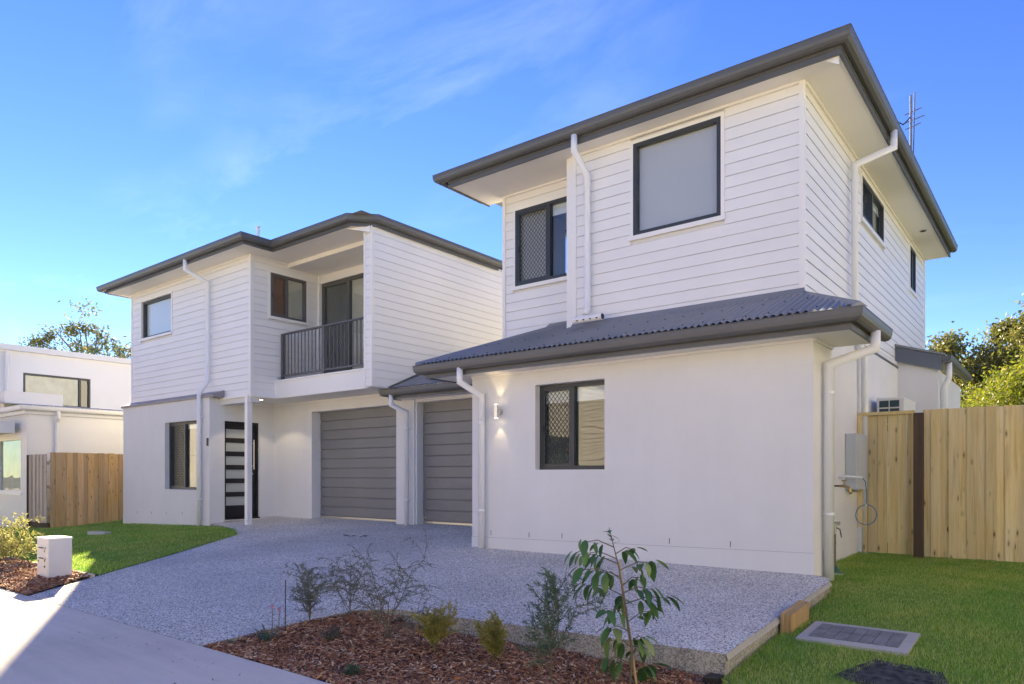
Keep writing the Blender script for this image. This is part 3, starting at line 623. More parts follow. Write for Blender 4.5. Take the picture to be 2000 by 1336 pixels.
# garage two, between the houses
G2 = Pl('y',9.09)
wall(RH, G2, -9.375, -6.54, -.1, 2.60, [(-9.345,-6.70,-.1,2.33)], t=.16)
def garage(root, a0, a1, y, z0, z1, label):
    n = 11; h = (z1-z0)/n; d = MB(); d.box(a0,a1,y+.03,y+.06,z0,z1); dr = d.build('garage_door', slat_m, root); dr['label'] = label
    s = MB(); s.prism([(a0,y+.03,z0+.004),(a0,y+.003,z0+.006),(a0,y,z0+.02),(a0,y,z0+h-.012),(a0,y+.004,z0+h-.004),(a0,y+.03,z0+h-.004)], (a1-a0,0,0))
    p = s.build('panel', slat_m, dr, loc=(a0,y,z0)); 
    for i in range(1,n): copy_to(p, dr, (a0,y,z0+i*h))
    s = MB(); s.box(a0,a1,y-.012,y+.05,z0-.035,z0); s.build('bottom_seal', steel_m, dr)
    s = MB(); s.tube([(a0+.05,y+.002,z0+.07),(a0+.05,y-.006,z0+.07)], .022, 14); s.build('lock', steel_m, dr)
garage(RH, -9.33, -6.72, 9.25, .155, 2.345, 'grey ribbed garage door half hidden behind the front room')
z2 = lambda x, y: Z1 + .02 + TP*(y-8.58)
corrugated(RH, 'roof_sheet', (-9.50,-6.56), lambda x: (8.59,10.6), z2)
b = MB(); b.prism([(-9.525,8.56,2.50),(-9.525,8.56,2.58),(-9.525,10.6,3.46),(-9.525,10.6,3.36)], (.05,0,0)); b.build('flashing', grey_m, RH)
fascia(RH, [(-9.66,8.98),(-9.66,8.68),(-7.05,8.68)], 2.37, 2.50); gutter(RH, [(-9.66,8.98),(-9.66,8.68),(-7.05,8.68)], 2.53)
b = MB(); b.box(-9.65,-7.08,8.69,9.09,2.385,2.40); b.box(-9.37,-6.55,9.065,9.09,2.365,2.385); b.build('soffit', soffit_m, RH)
# extension at the back right
b = MB(); b.prism([(-2.25,13.4,-.3),(-1.66,13.4,-.3),(-1.66,13.4,2.74),(-2.25,13.4,2.94)], (0,.2,0)); b.build('wall', render_m, RH)
wall(RH, Pl('x',-1.66), 13.6, 16.4, -.3, 2.72)
b = MB(); b.prism([(-2.30,13.33,2.92),(-1.60,13.33,2.70),(-1.60,13.33,2.95),(-2.30,13.33,3.17)], (0,.03,0)); b.prism([(-2.30,13.325,3.05),(-1.60,13.325,2.83),(-1.60,13.325,2.835),(-2.30,13.325,3.055)], (0,.01,0)); b.build('fascia', paint('blue_grey_barge', (.125,.145,.17), .45, .06), RH)
b = MB(); b.prism([(-2.32,13.30,3.175),(-1.56,13.30,2.94),(-1.56,13.30,2.97),(-2.32,13.30,3.215)], (0,3.2,0)); b.build('roof_sheet', roof_m, RH)
gutter(RH, [(-1.59,13.30),(-1.59,16.45)], 2.94)
# downpipes
downpipe(RH, [(-5.05,7.74,5.42),(-5.05,7.74,5.22),(-5.03,8.03,4.98),(-5.03,8.03,3.20),(-5.03,7.97,3.12)], .043, [(-5.03,8.03,4.1,0,.08)])
b = MB(); b.tube([(-5.16,7.90,3.05),(-4.72,7.90,3.05)], .045, 16, cap=True); sp = b.build('spreader', pipe_m, RH, smooth=False)
b = MB()
for i in range(4): b.tube([(-5.08+i*.1,7.855,3.035),(-5.08+i*.1,7.853,3.028)], .014, 10)
b.tube([(-4.719,7.90,3.05),(-4.715,7.90,3.05)], .037, 16); b.build('spreader_hole', black_m, sp)
downpipe(RH, [(-1.76,10.2,5.43),(-1.76,10.2,5.22),(-2.20,10.1,5.08),(-2.20,10.1,2.9),(-2.17,10.5,2.62),(-2.17,10.55,-.1)], .043, [(-2.20,10.1,4.9,-.07,0)])
downpipe(RH, [(-6.41,7.03,2.44),(-6.41,7.03,2.25),(-6.31,7.36,2.08),(-6.31,7.36,-.05)], .043, [(-6.31,7.36,1.72,.0,.07),(-6.31,7.36,.52,0,.07)])
downpipe(RH, [(-1.50,7.75,2.43),(-1.50,7.75,2.26),(-1.93,7.75,2.14),(-1.93,7.75,-.08)], .047, [(-1.93,7.75,1.85,-.07,0),(-1.93,7.75,.6,-.07,0)])
downpipe(RH, [(-9.52,8.62,2.44),(-9.52,8.62,2.26),(-9.47,8.95,2.14),(-9.47,8.95,.08)], .042, [(-9.47,8.95,1.85,0,.1),(-9.47,8.95,.55,0,.1)])
downpipe(RH, [(-1.53,13.55,2.86),(-1.53,13.55,2.62),(-1.60,13.62,2.45),(-1.60,13.62,-.1)], .045)

# ================================================================== LEFT HOUSE
LH = thing('house', 'left white two storey house with a balcony over its garage and a black front door', 'house', (-13.6,11,0))
PLF = Pl('y',7.55); PLS = Pl('x',-13.79); PG = Pl('y',9.05); PUF = Pl('y',7.77); PUS = Pl('x',-12.64); PW = Pl('x',-9.53); PC = Pl('y',8.18); PD = Pl('y',9.4)
WA = (-15.67,-14.3,.69,2.15); DO = (7.886,8.69,.10,2.13)
wall(LH, PLF, -17.72, -13.79, -.45, 2.60, [WA])
wall(LH, PLS, 7.75, 9.25, -.3, 2.56, [DO])
wall(LH, PG, -13.79, -9.375, -.2, 2.56, [(-12.43,-9.853,-.2,2.32)], t=.22)
wall(LH, Pl('x',-17.72), 7.75, 15, -.45, 2.60, n=.2)
wall(LH, Pl('y',14.8), -17.7, -9.6, -.4, 5.4)
b = MB(); b.box(-17.5,-9.6,9.3,14.8,2.6,2.75); b.box(-17.5,-13.9,7.8,14.8,2.6,2.75); b.box(-17.5,-9.6,9.2,14.8,-.3,.0); b.build('floor', soffit_m, LH)
b = MB(); b.prism([(-17.76,7.515,2.59),(-17.76,7.515,2.635),(-17.76,7.765,2.74),(-17.76,7.765,2.59)], (4.17,0,0)); b.build('capping', capping_m, LH)
b = MB(); b.prism([(-17.725,7.545,-.5),(-13.785,7.545,-.5),(-13.785,7.545,.15),(-17.725,7.545,.06)], (0,.1,0)); b.build('plinth', render_m, LH)
slot = None
for x in (-17.0,-16.3,-15.6,-14.9,-14.25):
    z = .06+(x+17.72)*.023+.06
    if slot is None: s = MB(); s.box(x-.005,x+.005,7.5485,7.56,z-.03,z+.03); slot = s.build('weep_hole', black_m, LH, loc=(x,7.55,z))
    else: copy_to(slot, LH, (x,7.55,z))
window(LH, PLF, *WA, n=-.10, split=-15.0, mesh=0, blind=[.0,.06], fw=.05, mw=.012)
# front door in the porch side wall
dj = MB(); B = PLS.box; y0,y1,za,zb = DO
B(dj,y0,y0+.04,-.16,-.05,za,zb); B(dj,y1-.04,y1,-.16,-.05,za,zb); B(dj,y0+.04,y1-.04,-.16,-.05,zb-.05,zb); B(dj,y0,y1,-.17,.02,za-.03,za)
dr = dj.build('front_door', door_m, LH)
ops = []; zc = za+.26
for i in range(6): ops.append((y0+.075,y0+.56,zc,zc+.185)); zc += .285
wl = wall(dr, PLS, y0+.04, y1-.04, za+.005, zb-.05, ops, t=.05, n=-.085, m=door_m, name='door_leaf')
for o in ops: q = MB(); B(q,o[0],o[1],-.115,-.105,o[2],o[3]); q.build('door_pane', frost_m, dr)
q = MB(); q.tube([(-13.79+.0,y1-.13,za+1.02),(-13.79+.0,y1-.13,za+1.66)], .013, 10)
for z in (1.1,1.58): q.tube([(-13.79,y1-.13,za+z),(-13.88,y1-.13,za+z)], .008, 8)
q.build('pull_handle', steel_m, dr)
q = MB(); q.tube([(-13.875,y1-.15,za+.93),(-13.845,y1-.15,za+.93)], .028, 16); q.build('lock', steel_m, dr)
q = MB(); q.box(-13.79,-13.70,y0-.02,y1+.02,.045,.07); q.build('door_step', conc_m, LH)
garage(LH, -12.42, -9.86, 9.27, .145, 2.33, 'wide grey ribbed garage door under the balcony')
# porch ceiling, post, light
b = MB(); b.box(-13.79,-12.64,7.77,9.05,2.55,2.57); b.box(-12.64,-9.53,8.35,9.05,2.55,2.57); b.box(-9.73,-9.53,8.18,8.35,2.55,2.57); b.box(-12.64,-12.6,7.8,8.4,2.55,2.57); b.build('porch_ceiling', soffit_m, LH)
b = MB(); b.box(-13.79,-9.39,9.03,9.05,2.52,2.548); b.box(-13.79,-13.765,7.77,9.03,2.52,2.548); b.build('soffit_bead', trim_m, LH)
b = MB(); b.box(-12.80,-12.70,7.74,7.84,-.10,2.55); po = b.build('porch_post', trim_m, LH)
b = MB(); b.tube([(-12.68,7.735,.10),(-12.735,7.735,.10)], .008, 8); b.build('bolt', steel_m, po)
d = MB(); d.tube([(-13.05,8.25,2.546),(-13.05,8.25,2.552)], .055, 20); dl = d.build('downlight', trim_m, LH); d = MB(); d.tube([(-13.05,8.25,2.5435),(-13.05,8.25,2.5475)], .042, 20); d.build('lens', lamp_m, dl)
pl_ = bpy.data.lights.new('porch_lamp', 'SPOT'); pl_.energy = 6; pl_.spot_size = R(110); pl_.shadow_soft_size = .04; pl_.color = (1,.85,.65)
plo = bpy.data.objects.new('porch_lamp', pl_); COL.objects.link(plo); plo.location = (-13.05,8.25,2.53)
# upper storey
WU = (-17.27,-15.82,4.22,5.09); WSd = (8.21,9.06,4.21,5.09); SD = (-12.60,-10.45,2.92,5.10)
wall(LH, PUF, -17.79, -12.661, 2.45, 5.40, [WU], n=-.019, m=backing_m)
wall(LH, PUS, 7.97, 9.40, 2.57, 5.40, [WSd], n=-.019, m=backing_m)
wall(LH, PD, -12.64, -9.73, 2.6, 5.40, [SD], m=trim_m)
wall(LH, PW, 8.20, 14.8, 2.56, 5.40, n=-.019, t=.17, m=backing_m)
wall(LH, Pl('x',-17.79), 7.95, 15, 2.5, 5.40, n=.2, m=trim_m)
boards(LH, PUF, -17.74, -12.70, 2.57, 5.35, [grow(WU)])
boards(LH, PUS, 7.83, 9.37, 2.57, 5.35, [grow(WSd),(8.38,9.5,2.3,2.94)])
boards(LH, PW, 8.22, 14.8, 2.57, 5.35)
boards(LH, PC, -9.70, -9.565, 2.57, 5.33)
b = MB(); b.box(-9.73,-9.55,8.199,8.22,2.56,5.38); b.build('wall', backing_m, LH)
b = MB(); b.box(-12.70,-12.632,7.762,7.83,2.555,5.35); b.build('corner_trim', trim_m, LH)
b = MB(); b.box(-9.565,-9.522,8.172,8.22,2.555,5.35); b.build('corner_trim', trim_m, LH)
b = MB(); b.box(-9.735,-9.70,8.172,8.40,2.555,5.27); b.build('corner_trim', trim_m, LH)
b = MB(); b.box(-17.80,-17.74,7.762,7.83,2.6,5.35); b.build('corner_trim', trim_m, LH)
b = MB(); b.box(-12.64,-12.60,9.36,9.40,2.92,5.27); b.build('corner_trim', trim_m, LH)
b = MB(); b.box(-13.60,-12.70,7.745,7.765,2.55,2.60); b.build('base_trim', trim_m, LH)
window(LH, PUF, *WU, n=-.04, blind=[1.0], trim=True, fw=.05)
mesh_br = paint('bronze_mesh', (.16,.095,.065), .5, .1)
window(LH, PUS, *WSd, n=.012, split=8.60, mesh=0, blind=[1.0,1.0], trim=True, fw=.045, meshm=mesh_br, fm=rail_m, bm_=[brick_m,beige_m], mw=.009)  # both blinds added to carry reddish and beige reflections as flat colour
window(LH, PD, *SD, n=-.03, split=-11.72, mesh=0, blind=[1.0,1.0], bm_=[greyb_m,beige_m], mw=.010, fw=.06, fm=paint('grey_door_frame', (.10,.10,.095), .45, .06), name='sliding_door')  # blinds added so the panes' reflections are painted as their colour
# balcony
b = MB(); b.box(-12.62,-9.735,8.36,9.38,2.78,2.91); b.build('balcony_floor', conc_m, LH)
b = MB(); b.box(-12.63,-9.74,8.325,8.355,2.552,2.885); b.box(-12.63,-9.74,8.30,8.37,2.885,2.915); b.box(-12.655,-12.60,8.32,8.36,2.552,2.93); b.build('balcony_fascia', trim_m, LH)
bl = MB(); bl.box(-12.60,-9.74,8.425,8.485,3.845,3.875); bl.box(-12.60,-9.74,8.44,8.47,3.0,3.035); bal = bl.build('balustrade', rail_m, LH)
q = MB(); q.box(-12.605,-12.545,8.43,8.48,2.915,3.845); p0 = q.build('post', rail_m, bal, loc=(-12.575,8.455,2.915)); copy_to(p0, bal, (-11.22,8.455,2.915)); 
q = MB(); q.box(-.008,.008,-.008,.008,3.035,3.845); v = [(a-12.5,b_+8.455,c) for a,b_,c in q.v]; q.v = v; b0 = q.build('baluster', rail_m, bal, loc=(-12.5,8.455,3.035))
for i in range(1,26):
    x = -12.5 + i*.112
    if abs(x+11.22) > .05 and x < -9.75: copy_to(b0, bal, (x,8.455,3.035))
# ceilings, soffits, gutters, roof
b = MB(); b.box(-18.09,-12.14,7.31,7.77,5.345,5.36); b.box(-12.64,-12.14,7.77,7.94,5.345,5.36); b.prism([(-12.64,7.94,5.345),(-9.80,7.94,5.345),(-9.49,8.25,5.345),(-9.49,8.62,5.345),(-12.64,8.62,5.345)], (0,0,.015)); b.box(-18.09,-17.79,7.77,10,5.345,5.36); b.build('soffit', soffit_m, LH)
b = MB(); b.box(-12.64,-9.73,8.62,9.40,5.27,5.29); b.box(-12.64,-9.73,8.60,8.62,5.262,5.344); b.build('balcony_ceiling', soffit_m, LH)
b = MB(); b.box(-17.74,-12.70,7.745,7.77,5.315,5.344); b.box(-12.64,-12.615,7.83,8.6,5.315,5.344); b.build('soffit_bead', trim_m, LH)
GP = [(-12.12,7.30),(-12.12,7.92),(-9.79,7.92),(-9.47,8.24),(-9.47,11.6)]
fascia(LH, [(-18.10,10),(-18.10,7.30)]+GP, 5.33, 5.47); gutter(LH, [(-18.18,10),(-18.18,7.30)]+GP, 5.50)
b = MB(); b.prism([(-10.0,7.985,5.338),(-9.545,8.165,5.338),(-9.545,8.165,5.225)], (.006,-.016,0)); b.build('eave_end_piece', trim_m, LH)
def hip(x0,x1,y0,y1,zb,k):
    b = MB(); 
    if y1-y0 >= x1-x0:
        w_ = (x1-x0)/2; b.add([(x0,y0,zb),(x1,y0,zb),(x1,y1,zb),(x0,y1,zb),(x0+w_,y0+w_,zb+k*w_),(x0+w_,y1-w_,zb+k*w_)], [(0,1,4),(1,2,5,4),(2,3,5),(3,0,4,5),(0,3,2,1)])
    else:
        w_ = (y1-y0)/2; b.add([(x0,y0,zb),(x1,y0,zb),(x1,y1,zb),(x0,y1,zb),(x0+w_,y0+w_,zb+k*w_),(x1-w_,y0+w_,zb+k*w_)], [(0,1,5,4),(1,2,5),(2,3,4,5),(3,0,4),(0,3,2,1)])
    return b
hip(-18.2,-12.02,7.22,15.1,5.485,.33).build('roof', roof_m, LH); hip(-15.5,-9.40,7.84,15.1,5.485,.33).build('roof', roof_m, LH)
b = MB(); b.tube([(-9.75,8.15,5.50),(-9.82,8.22,5.60),(-9.9,8.3,5.66)], [.06,.055,.05], 10); b.build('ridge_end', roof_m, LH)
b = MB(); b.tube([(-12.9,8.1,5.6),(-12.9,8.1,6.02)], .03, 12); b.tube([(-12.9,8.1,6.0),(-12.9,8.1,6.04)], .045, 12); b.build('vent_pipe', pipe_m, LH)
downpipe(LH, [(-14.17,7.24,5.40),(-14.17,7.24,5.20),(-14.12,7.69,5.02),(-14.12,7.69,2.95),(-14.07,7.48,2.66),(-14.07,7.48,-.15)], .042, [(-14.12,7.69,3.9,0,.08),(-14.07,7.48,2.2,.06,.06),(-14.07,7.48,.5,.06,.06)])
b = MB(); b.box(-13.88,-13.82,7.535,7.55,1.60,1.76); b.build('intercom', black_m, LH)

# ================================================================== NEIGHBOUR HOUSE (left)
NH = thing('house', 'far left cream neighbour house with long dark window under its flat eave', 'house', (-22,9,-.3))
PN = Pl('x',-20.3); PNF = Pl('y',6.38); PNU = Pl('x',-23.0)
WNF = (-22.6,-20.72,.55,1.95)
wall(NH, PN, 6.58, 16, -.6, 2.62, m=cream_m, name='wall')
wall(NH, PNF, -27, -20.3, -.6, 2.62, [WNF], m=cream_m, name='wall')
for i in range(5):                                    # wide cladding sheets with fine joints
    z = .02+i*.52; b = MB(); b.prism([(-20.3,6.40,z+.006),(-20.292,6.40,z+.006),(-20.292,6.40,z+.514),(-20.3,6.40,z+.514)], (0,9.6,0)); b.build('cladding_panel', cream_m, NH)
for i in range(5):
    z = .02+i*.52
    for a,c in ((-20.67,-20.3),):
        b = MB(); b.box(a,c,6.372,6.38,z+.006,z+.514); b.build('cladding_panel', cream_m, NH)
window(NH, PNF, *WNF, n=-.02, trim=True, fm=trim_m, fw=.05, blind=[.999], bm_=[greyb_m,greyb_m])
gut_w = paint('white_gutter', (.80,.78,.74), .4, .03)
b = MB(); b.sweep([(o,2.72+z) for o,z in GUT], [(-27,6.30),(-20.24,6.30),(-20.24,16)]); b.build('gutter', gut_w, NH)
b = MB(); b.sweep([(0,2.70),(0,2.52),(-.03,2.52),(-.03,2.70)], [(-27,6.31),(-20.25,6.31),(-20.25,16)]); b.build('fascia', gut_w, NH)
b = MB(); n = 400
vs = []; fs = []
for i in range(n+1):
    y = 6.25+i*9.8/n; z = .012*math.sin(2*math.pi*y/.09); vs += [(-20.16,y,2.735+z),(-23,y,3.0+z)]
for i in range(n): fs.append((2*i,2*i+2,2*i+3,2*i+1))
b.add(vs,fs); b.build('roof_sheet', paint('pale_roof_steel', (.68,.66,.62), .4, .03), NH, smooth=True)
b = MB(); b.box(-27,-22.2,6.45,7.84,2.76,3.25); b.build('parapet', cream_m, NH)
b = MB(); b.box(-27,-20.75,5.65,6.25,2.05,2.34); b.build('canopy', cream_m, NH)
WNU = (7.13,8.86,2.98,3.87)
wall(NH, PNU, 4.0, 17, 2.9, 4.45, [WNU], m=trim_m, name='wall')
wall(NH, Pl('y',4.0), -29, -23.0, 2.9, 4.45, m=trim_m, name='wall')
b = MB(); b.box(-29,-22.85,3.9,17,4.45,4.60); b.build('roof', gut_w, NH)
b = MB(); b.box(-29,-23.2,16.8,17,-.5,4.45); b.box(-29,-28.8,4.2,16.8,2.9,4.45); b.box(-28.8,-23.2,4.2,16.8,2.8,2.9); b.build('rear_wall', trim_m, NH)
window(NH, PNU, *WNU, n=.01, split=8.58, trim=False, blind=[1.0,0], bm_=[greyb_m,greyb_m], fw=.05)  # left blind's mottled colour paints in the reflected trees
b = MB(); b.tube([(-20.15,7.02,2.62),(-20.15,7.02,2.45),(-20.24,7.02,2.35),(-20.24,7.02,-.4)], .045, 12); b.build('downpipe', gut_w, NH)
b = MB(); b.tube([(-22.9,6.72,4.4),(-22.9,6.72,3.1)], .05, 12); b.build('downpipe', gut_w, NH)

# ================================================================== FENCES
def fence(label, o, d, n, wd, z0f, z1, m, lap=.016, th=.016, rails=True, rail_side=1, gap=0.0, sheet=0):
    root = thing('timber_fence', label, 'fence', (o[0],o[1],z0f))
    dx,dy = d; nx,ny = dy,-dx                        # outward normal, right hand
    proto = {}
    for i in range(n):
        a = i*wd; off = lap if i%2 else 0.0
        key = i%2
        ww = wd*(1.16 if key else 1.0) - gap
        cx,cy = o[0]+dx*(a+wd/2)+nx*off, o[1]+dy*(a+wd/2)+ny*off
        if key not in proto:
            b = MB(); pts = []
            hw = ww/2
            c = [(-hw,0),(hw,0),(hw,th),(-hw,th)]
            b.prism([(cx+dx*u+nx*v, cy+dy*u+ny*v, z0f) for u,v in c], (0,0,z1-z0f)); proto[key] = b.build('paling', m, root, loc=(cx,cy,z0f))
        else: copy_to(proto[key], root, (cx,cy,z0f+random.uniform(-.006,.006)))
    if rails:
        for z in (z0f+.3,(z0f+z1)/2,z1-.25):
            b = MB(); L = n*wd; c = [(0,-.002),(L,-.002),(L,-.045),(0,-.045)]
            b.prism([(o[0]+dx*u+nx*v,o[1]+dy*u+ny*v,z) for u,v in c], (0,0,.075)); b.build('rail', m, root)
    return root
FR = fence('tall new pine paling fence right of the dark gate post', (-1.475,10.50), (1,0), 42, .098, -.05, 1.845, pine_m, gap=.006, lap=.02)
b = MB(); b.box(-1.56,-1.455,10.34,10.45,-.35,1.80); b.build('post', post_m, FR)
GT = thing('side_gate', 'short pine paling gate panel between house wall and dark post', 'gate', (-1.9,10.5,-.08))
gp = None; x = -2.185
for i in range(6):
    ww = (.055,.125,.118,.122,.105,.07)[i]
    b = MB(); b.box(x+.003,x+ww-.003,10.50+(.012 if i%2 else 0),10.518+(.012 if i%2 else 0),-.04,1.80); b.build('paling', pine_m, GT); x += ww
b = MB(); b.box(-2.245,-1.565,10.46,10.54,1.802,1.845); b.build('top_rail', pine_m, GT)
b = MB(); b.box(-2.245,-2.19,10.46,10.50,.30,1.80); b.build('stile', pine_m, GT)
b = MB(); b.box(-1.60,-1.565,10.47,10.50,-.04,1.80); b.build('stile', pine_m, GT)
FL = fence('warm pine paling fence between left house and neighbour', (-19.0,6.44), (0,1), 26, .118, -.26, 1.54, pinel_m, gap=.002)
b = MB(); b.box(-19.03,-18.98,6.44,9.5,-.46,-.262); b.build('plinth_board', sleeper_m, FL)
FL2 = fence('short weathered grey paling fence return facing the street', (-20.22,6.40), (1,0), 10, .118, -.14, 1.50, greyp_m, gap=.004)
b = MB(); b.box(-20.29,-20.23,6.36,6.44,-.5,1.50); b.build('post', post_m, FL2)
b = MB(); b.box(-19.09,-19.01,6.40,6.48,-.5,-.15); b.build('post', post_m, FL2)
b = MB(); b.box(-20.2,-19.1,6.41,6.44,-.45,-.145); b.build('plinth_board', post_m, FL2)

# ================================================================== SMALL THINGS ON AND BY THE HOUSES
wl_ = thing('wall_light', 'lit brushed steel up and down light beside the near window', 'wall light', (-6.03,7.43,1.86))
q = MB(); q.tube([(-6.03,7.33,1.765),(-6.03,7.33,1.945)], .03, 20); q.build('body', steel_m, wl_, smooth=False)
q = MB(); q.tube([(-6.03,7.43,1.855),(-6.03,7.35,1.855)], .042, 18); q.build('mount', steel_m, wl_)
q = MB(); q.tube([(-6.03,7.33,1.762),(-6.03,7.33,1.764)], .024, 16); q.tube([(-6.03,7.33,1.946),(-6.03,7.33,1.948)], .024, 16); q.build('lens', lamp_m, wl_)
for z, up in ((1.755,0),(1.955,1)):
    l = bpy.data.lights.new('wall_lamp', 'SPOT'); l.energy = .85; l.spot_size = R(62); l.spot_blend = .6; l.shadow_soft_size = .02; l.color = (1,.78,.52)
    lo = bpy.data.objects.new('wall_lamp', l); COL.objects.link(lo); lo.location = (-6.03,7.34,z); lo.rotation_euler = (R(180 if up else 0) + R(-8 if up else 8),0,0)
mbx = thing('meter_box', 'pale grey meter box on the side wall by the gate', 'meter box', (-2.2,10.1,.82))
q = MB(); q.box(-2.245,-2.14,9.80,10.40,.82,1.53); q.build('case', box_m, mbx)
q = MB(); q.box(-2.138,-2.115,9.79,10.41,.815,1.535); dd = q.build('door', box_m, mbx); q = MB(); q.box(-2.114,-2.109,9.86,10.34,.90,1.45); q.build('recess_panel', box_m, dd)
cb = thing('cable_coil', 'looped blue cable hanging from white pipe end', 'cable', (-2.15,9.9,.9))
q = MB(); q.tube([(-2.25,9.45,.985),(-2.19,9.45,.985),(-2.07,9.62,.975),(-2.02,9.66,.97)], .014, 10); q.build('conduit', white_m, cb)
pth = [(-2.02,9.66,.97),(-1.99,9.70,.92),(-1.985,9.73,.75),(-1.99,9.74,.62)]
for i in range(25):
    a = math.pi/2 + i*2*math.pi/20; pth.append((-2.0+.12*math.cos(a)+.0,9.78+.03*math.sin(a),.50+.125*math.sin(a)))
q = MB(); q.tube(pth, .006, 7); q.build('cable', blue_m, cb); q = MB(); q.tube([(-1.99,9.74,.61),(-1.99,9.74,.635)], .011, 8); q.tube([(-2.0,9.77,.365),(-1.985,9.77,.38)], .011, 8); q.build('cable_tie', white_m, cb)
tp = thing('garden_tap', 'old brass garden tap high on the side wall', 'tap', (-2.2,9.15,.86))
q = MB(); q.tube([(-2.0,8.45,.88),(-1.95,8.45,.88),(-1.90,8.46,.86),(-1.885,8.46,.81)], [.012,.016,.013,.012], 10); q.build('spout', brass_m, tp)
q = MB(); q.tube([(-2.25,8.45,.88),(-1.99,8.45,.88)], .010, 10); q.build('pipe', copper_m, tp)
q = MB(); q.tube([(-1.95,8.45,.88),(-1.95,8.45,.935)], .008, 8); q.tube([(-1.975,8.45,.94),(-1.925,8.45,.94)], .007, 8); q.build('handle', brass_m, tp)
q = MB(); q.tube([(-1.884,8.46,.815),(-1.884,8.46,.79)], .014, 10); q.build('nozzle', copper_m, tp)
sp_ = thing('water_standpipe', 'copper water standpipe with lever valve rising from green collar', 'water pipe', (-1.98,8.25,-.05))
q = MB(); q.tube([(-1.985,8.2,-.08),(-1.985,8.2,.36)], .012, 10); q.build('riser', copper_m, sp_)
q = MB(); q.tube([(-1.985,8.2,.36),(-1.985,8.2,.47)], [.016,.02], 10); q.tube([(-2.03,8.2,.48),(-1.93,8.2,.48)], .018, 10); q.build('valve', steel_m, sp_)
q = MB(); q.tube([(-1.965,8.19,.43),(-1.93,8.18,.415),(-1.915,8.18,.33)], .006, 8); q.build('lever', black_m, sp_)
q = MB(); q.tube([(-1.985,8.2,-.09),(-1.985,8.2,-.03),(-1.985,8.2,.02)], [.05,.045,.018], 12); q.box(-2.06,-1.90,8.14,8.26,-.09,-.05); q.build('collar', green_m, sp_)
q = MB(); q.box(-2.09,-1.885,8.10,8.16,-.075,-.055); q.build('collar_rim', white_m, sp_); q = MB(); q.box(-2.24,-1.975,8.19,8.21,.255,.275); q.build('clip', black_m, sp_)
ac = thing('air_conditioner', 'cream air conditioner unit on the side wall behind the gate', 'air conditioner', (-2,11.7,1.5))
q = MB(); q.box(-2.16,-1.82,11.27,12.25,1.45,2.09); q.build('case', paint('cream_appliance', (.66,.645,.60), .45, .03), ac)
q = MB(); q.box(-2.165,-1.815,11.262,12.26,2.09,2.105); q.build('lid', white_m, ac)
for r_ in range(4):
    for c_ in range(2):
        q = MB(); q.box(-2.13+c_*.135,-2.01+c_*.135,11.262,11.27,1.97-r_*.115,2.04-r_*.115+.025); q.build('vent', paint('dark_teal_vent', (.02,.05,.06), .5, .1) if r_==0 and c_==0 else MATS['dark_teal_vent'], ac)
q = MB(); q.box(-2.25,-1.9,11.4,11.43,1.40,1.45); q.box(-2.25,-1.9,12.1,12.13,1.40,1.45); q.build('bracket', steel_m, ac)
an_ = thing('tv_antenna', 'thin television antenna mast behind the near roof', 'antenna', (-2.15,14.0,5.6))
q = MB(); q.tube([(-2.15,14.0,5.55),(-2.15,14.0,7.62)], .016, 8); q.tube([(-2.11,14.0,6.6),(-2.09,14.0,7.66)], .010, 8); q.build('mast', dks_m, an_)
for z, L_ in ((7.36,.17),(7.22,.22),(7.10,.16)):
    q = MB(); q.tube([(-2.15-L_*.6,14.0+L_*.3,z-.03),(-2.15+L_*.9,14.0+L_*.3,z+.02)], .009, 6); q.build('element', dks_m, an_)
q = MB(); q.tube([(-2.15,14,7.25),(-2.25,13.9,7.1),(-2.32,13.85,7.15),(-2.4,13.8,7.0)], .010, 6); q.build('cable', black_m, an_)
# mailbox
ml = thing('mailbox', 'white rendered block mailbox with two slots on mulch', 'mailbox', (-9.68,3.33,-.25))
q = MB(); q.box(-9.87,-9.50,3.205,3.455,-.32,.228); q.build('body', render_m, ml)
q = MB(); q.box(-9.875,-9.495,3.20,3.46,.228,.25); q.build('top', trim_m, ml)
for i, z in enumerate((.12,-.005)):
    q = MB(); q.box(-9.80,-9.60,3.196,3.206,z,z+.012); sl_ = q.build('slot', black_m, ml); q = MB(); q.box(-9.615,-9.585,3.188,3.206,z-.008,z+.022); q.build('hood', steel_m, sl_)
q = MB(); q.tube([(-9.62,3.206,-.095),(-9.62,3.196,-.095)], .012, 10); q.build('lock', black_m, ml)
for i, (x,z) in enumerate(((-9.63,.075),(-9.62,-.04),(-9.82,-.05))):
    q = MB(); q.box(x-.006,x+.006,3.2,3.206,z,z+.022); q.build('number_mark', black_m, ml)
q = MB(); q.prism([(-15.25,5.82,-.20),(-14.78,5.95,-.20),(-14.80,6.08,-.20),(-15.2,6.02,-.20),(-15.30,5.90,-.20)], (0,0,.085)); tag(q.build('paving_stone', stone_m, loc=(-15,5.95,-.2)), 'flat pale stone lying on the left lawn', 'stone')
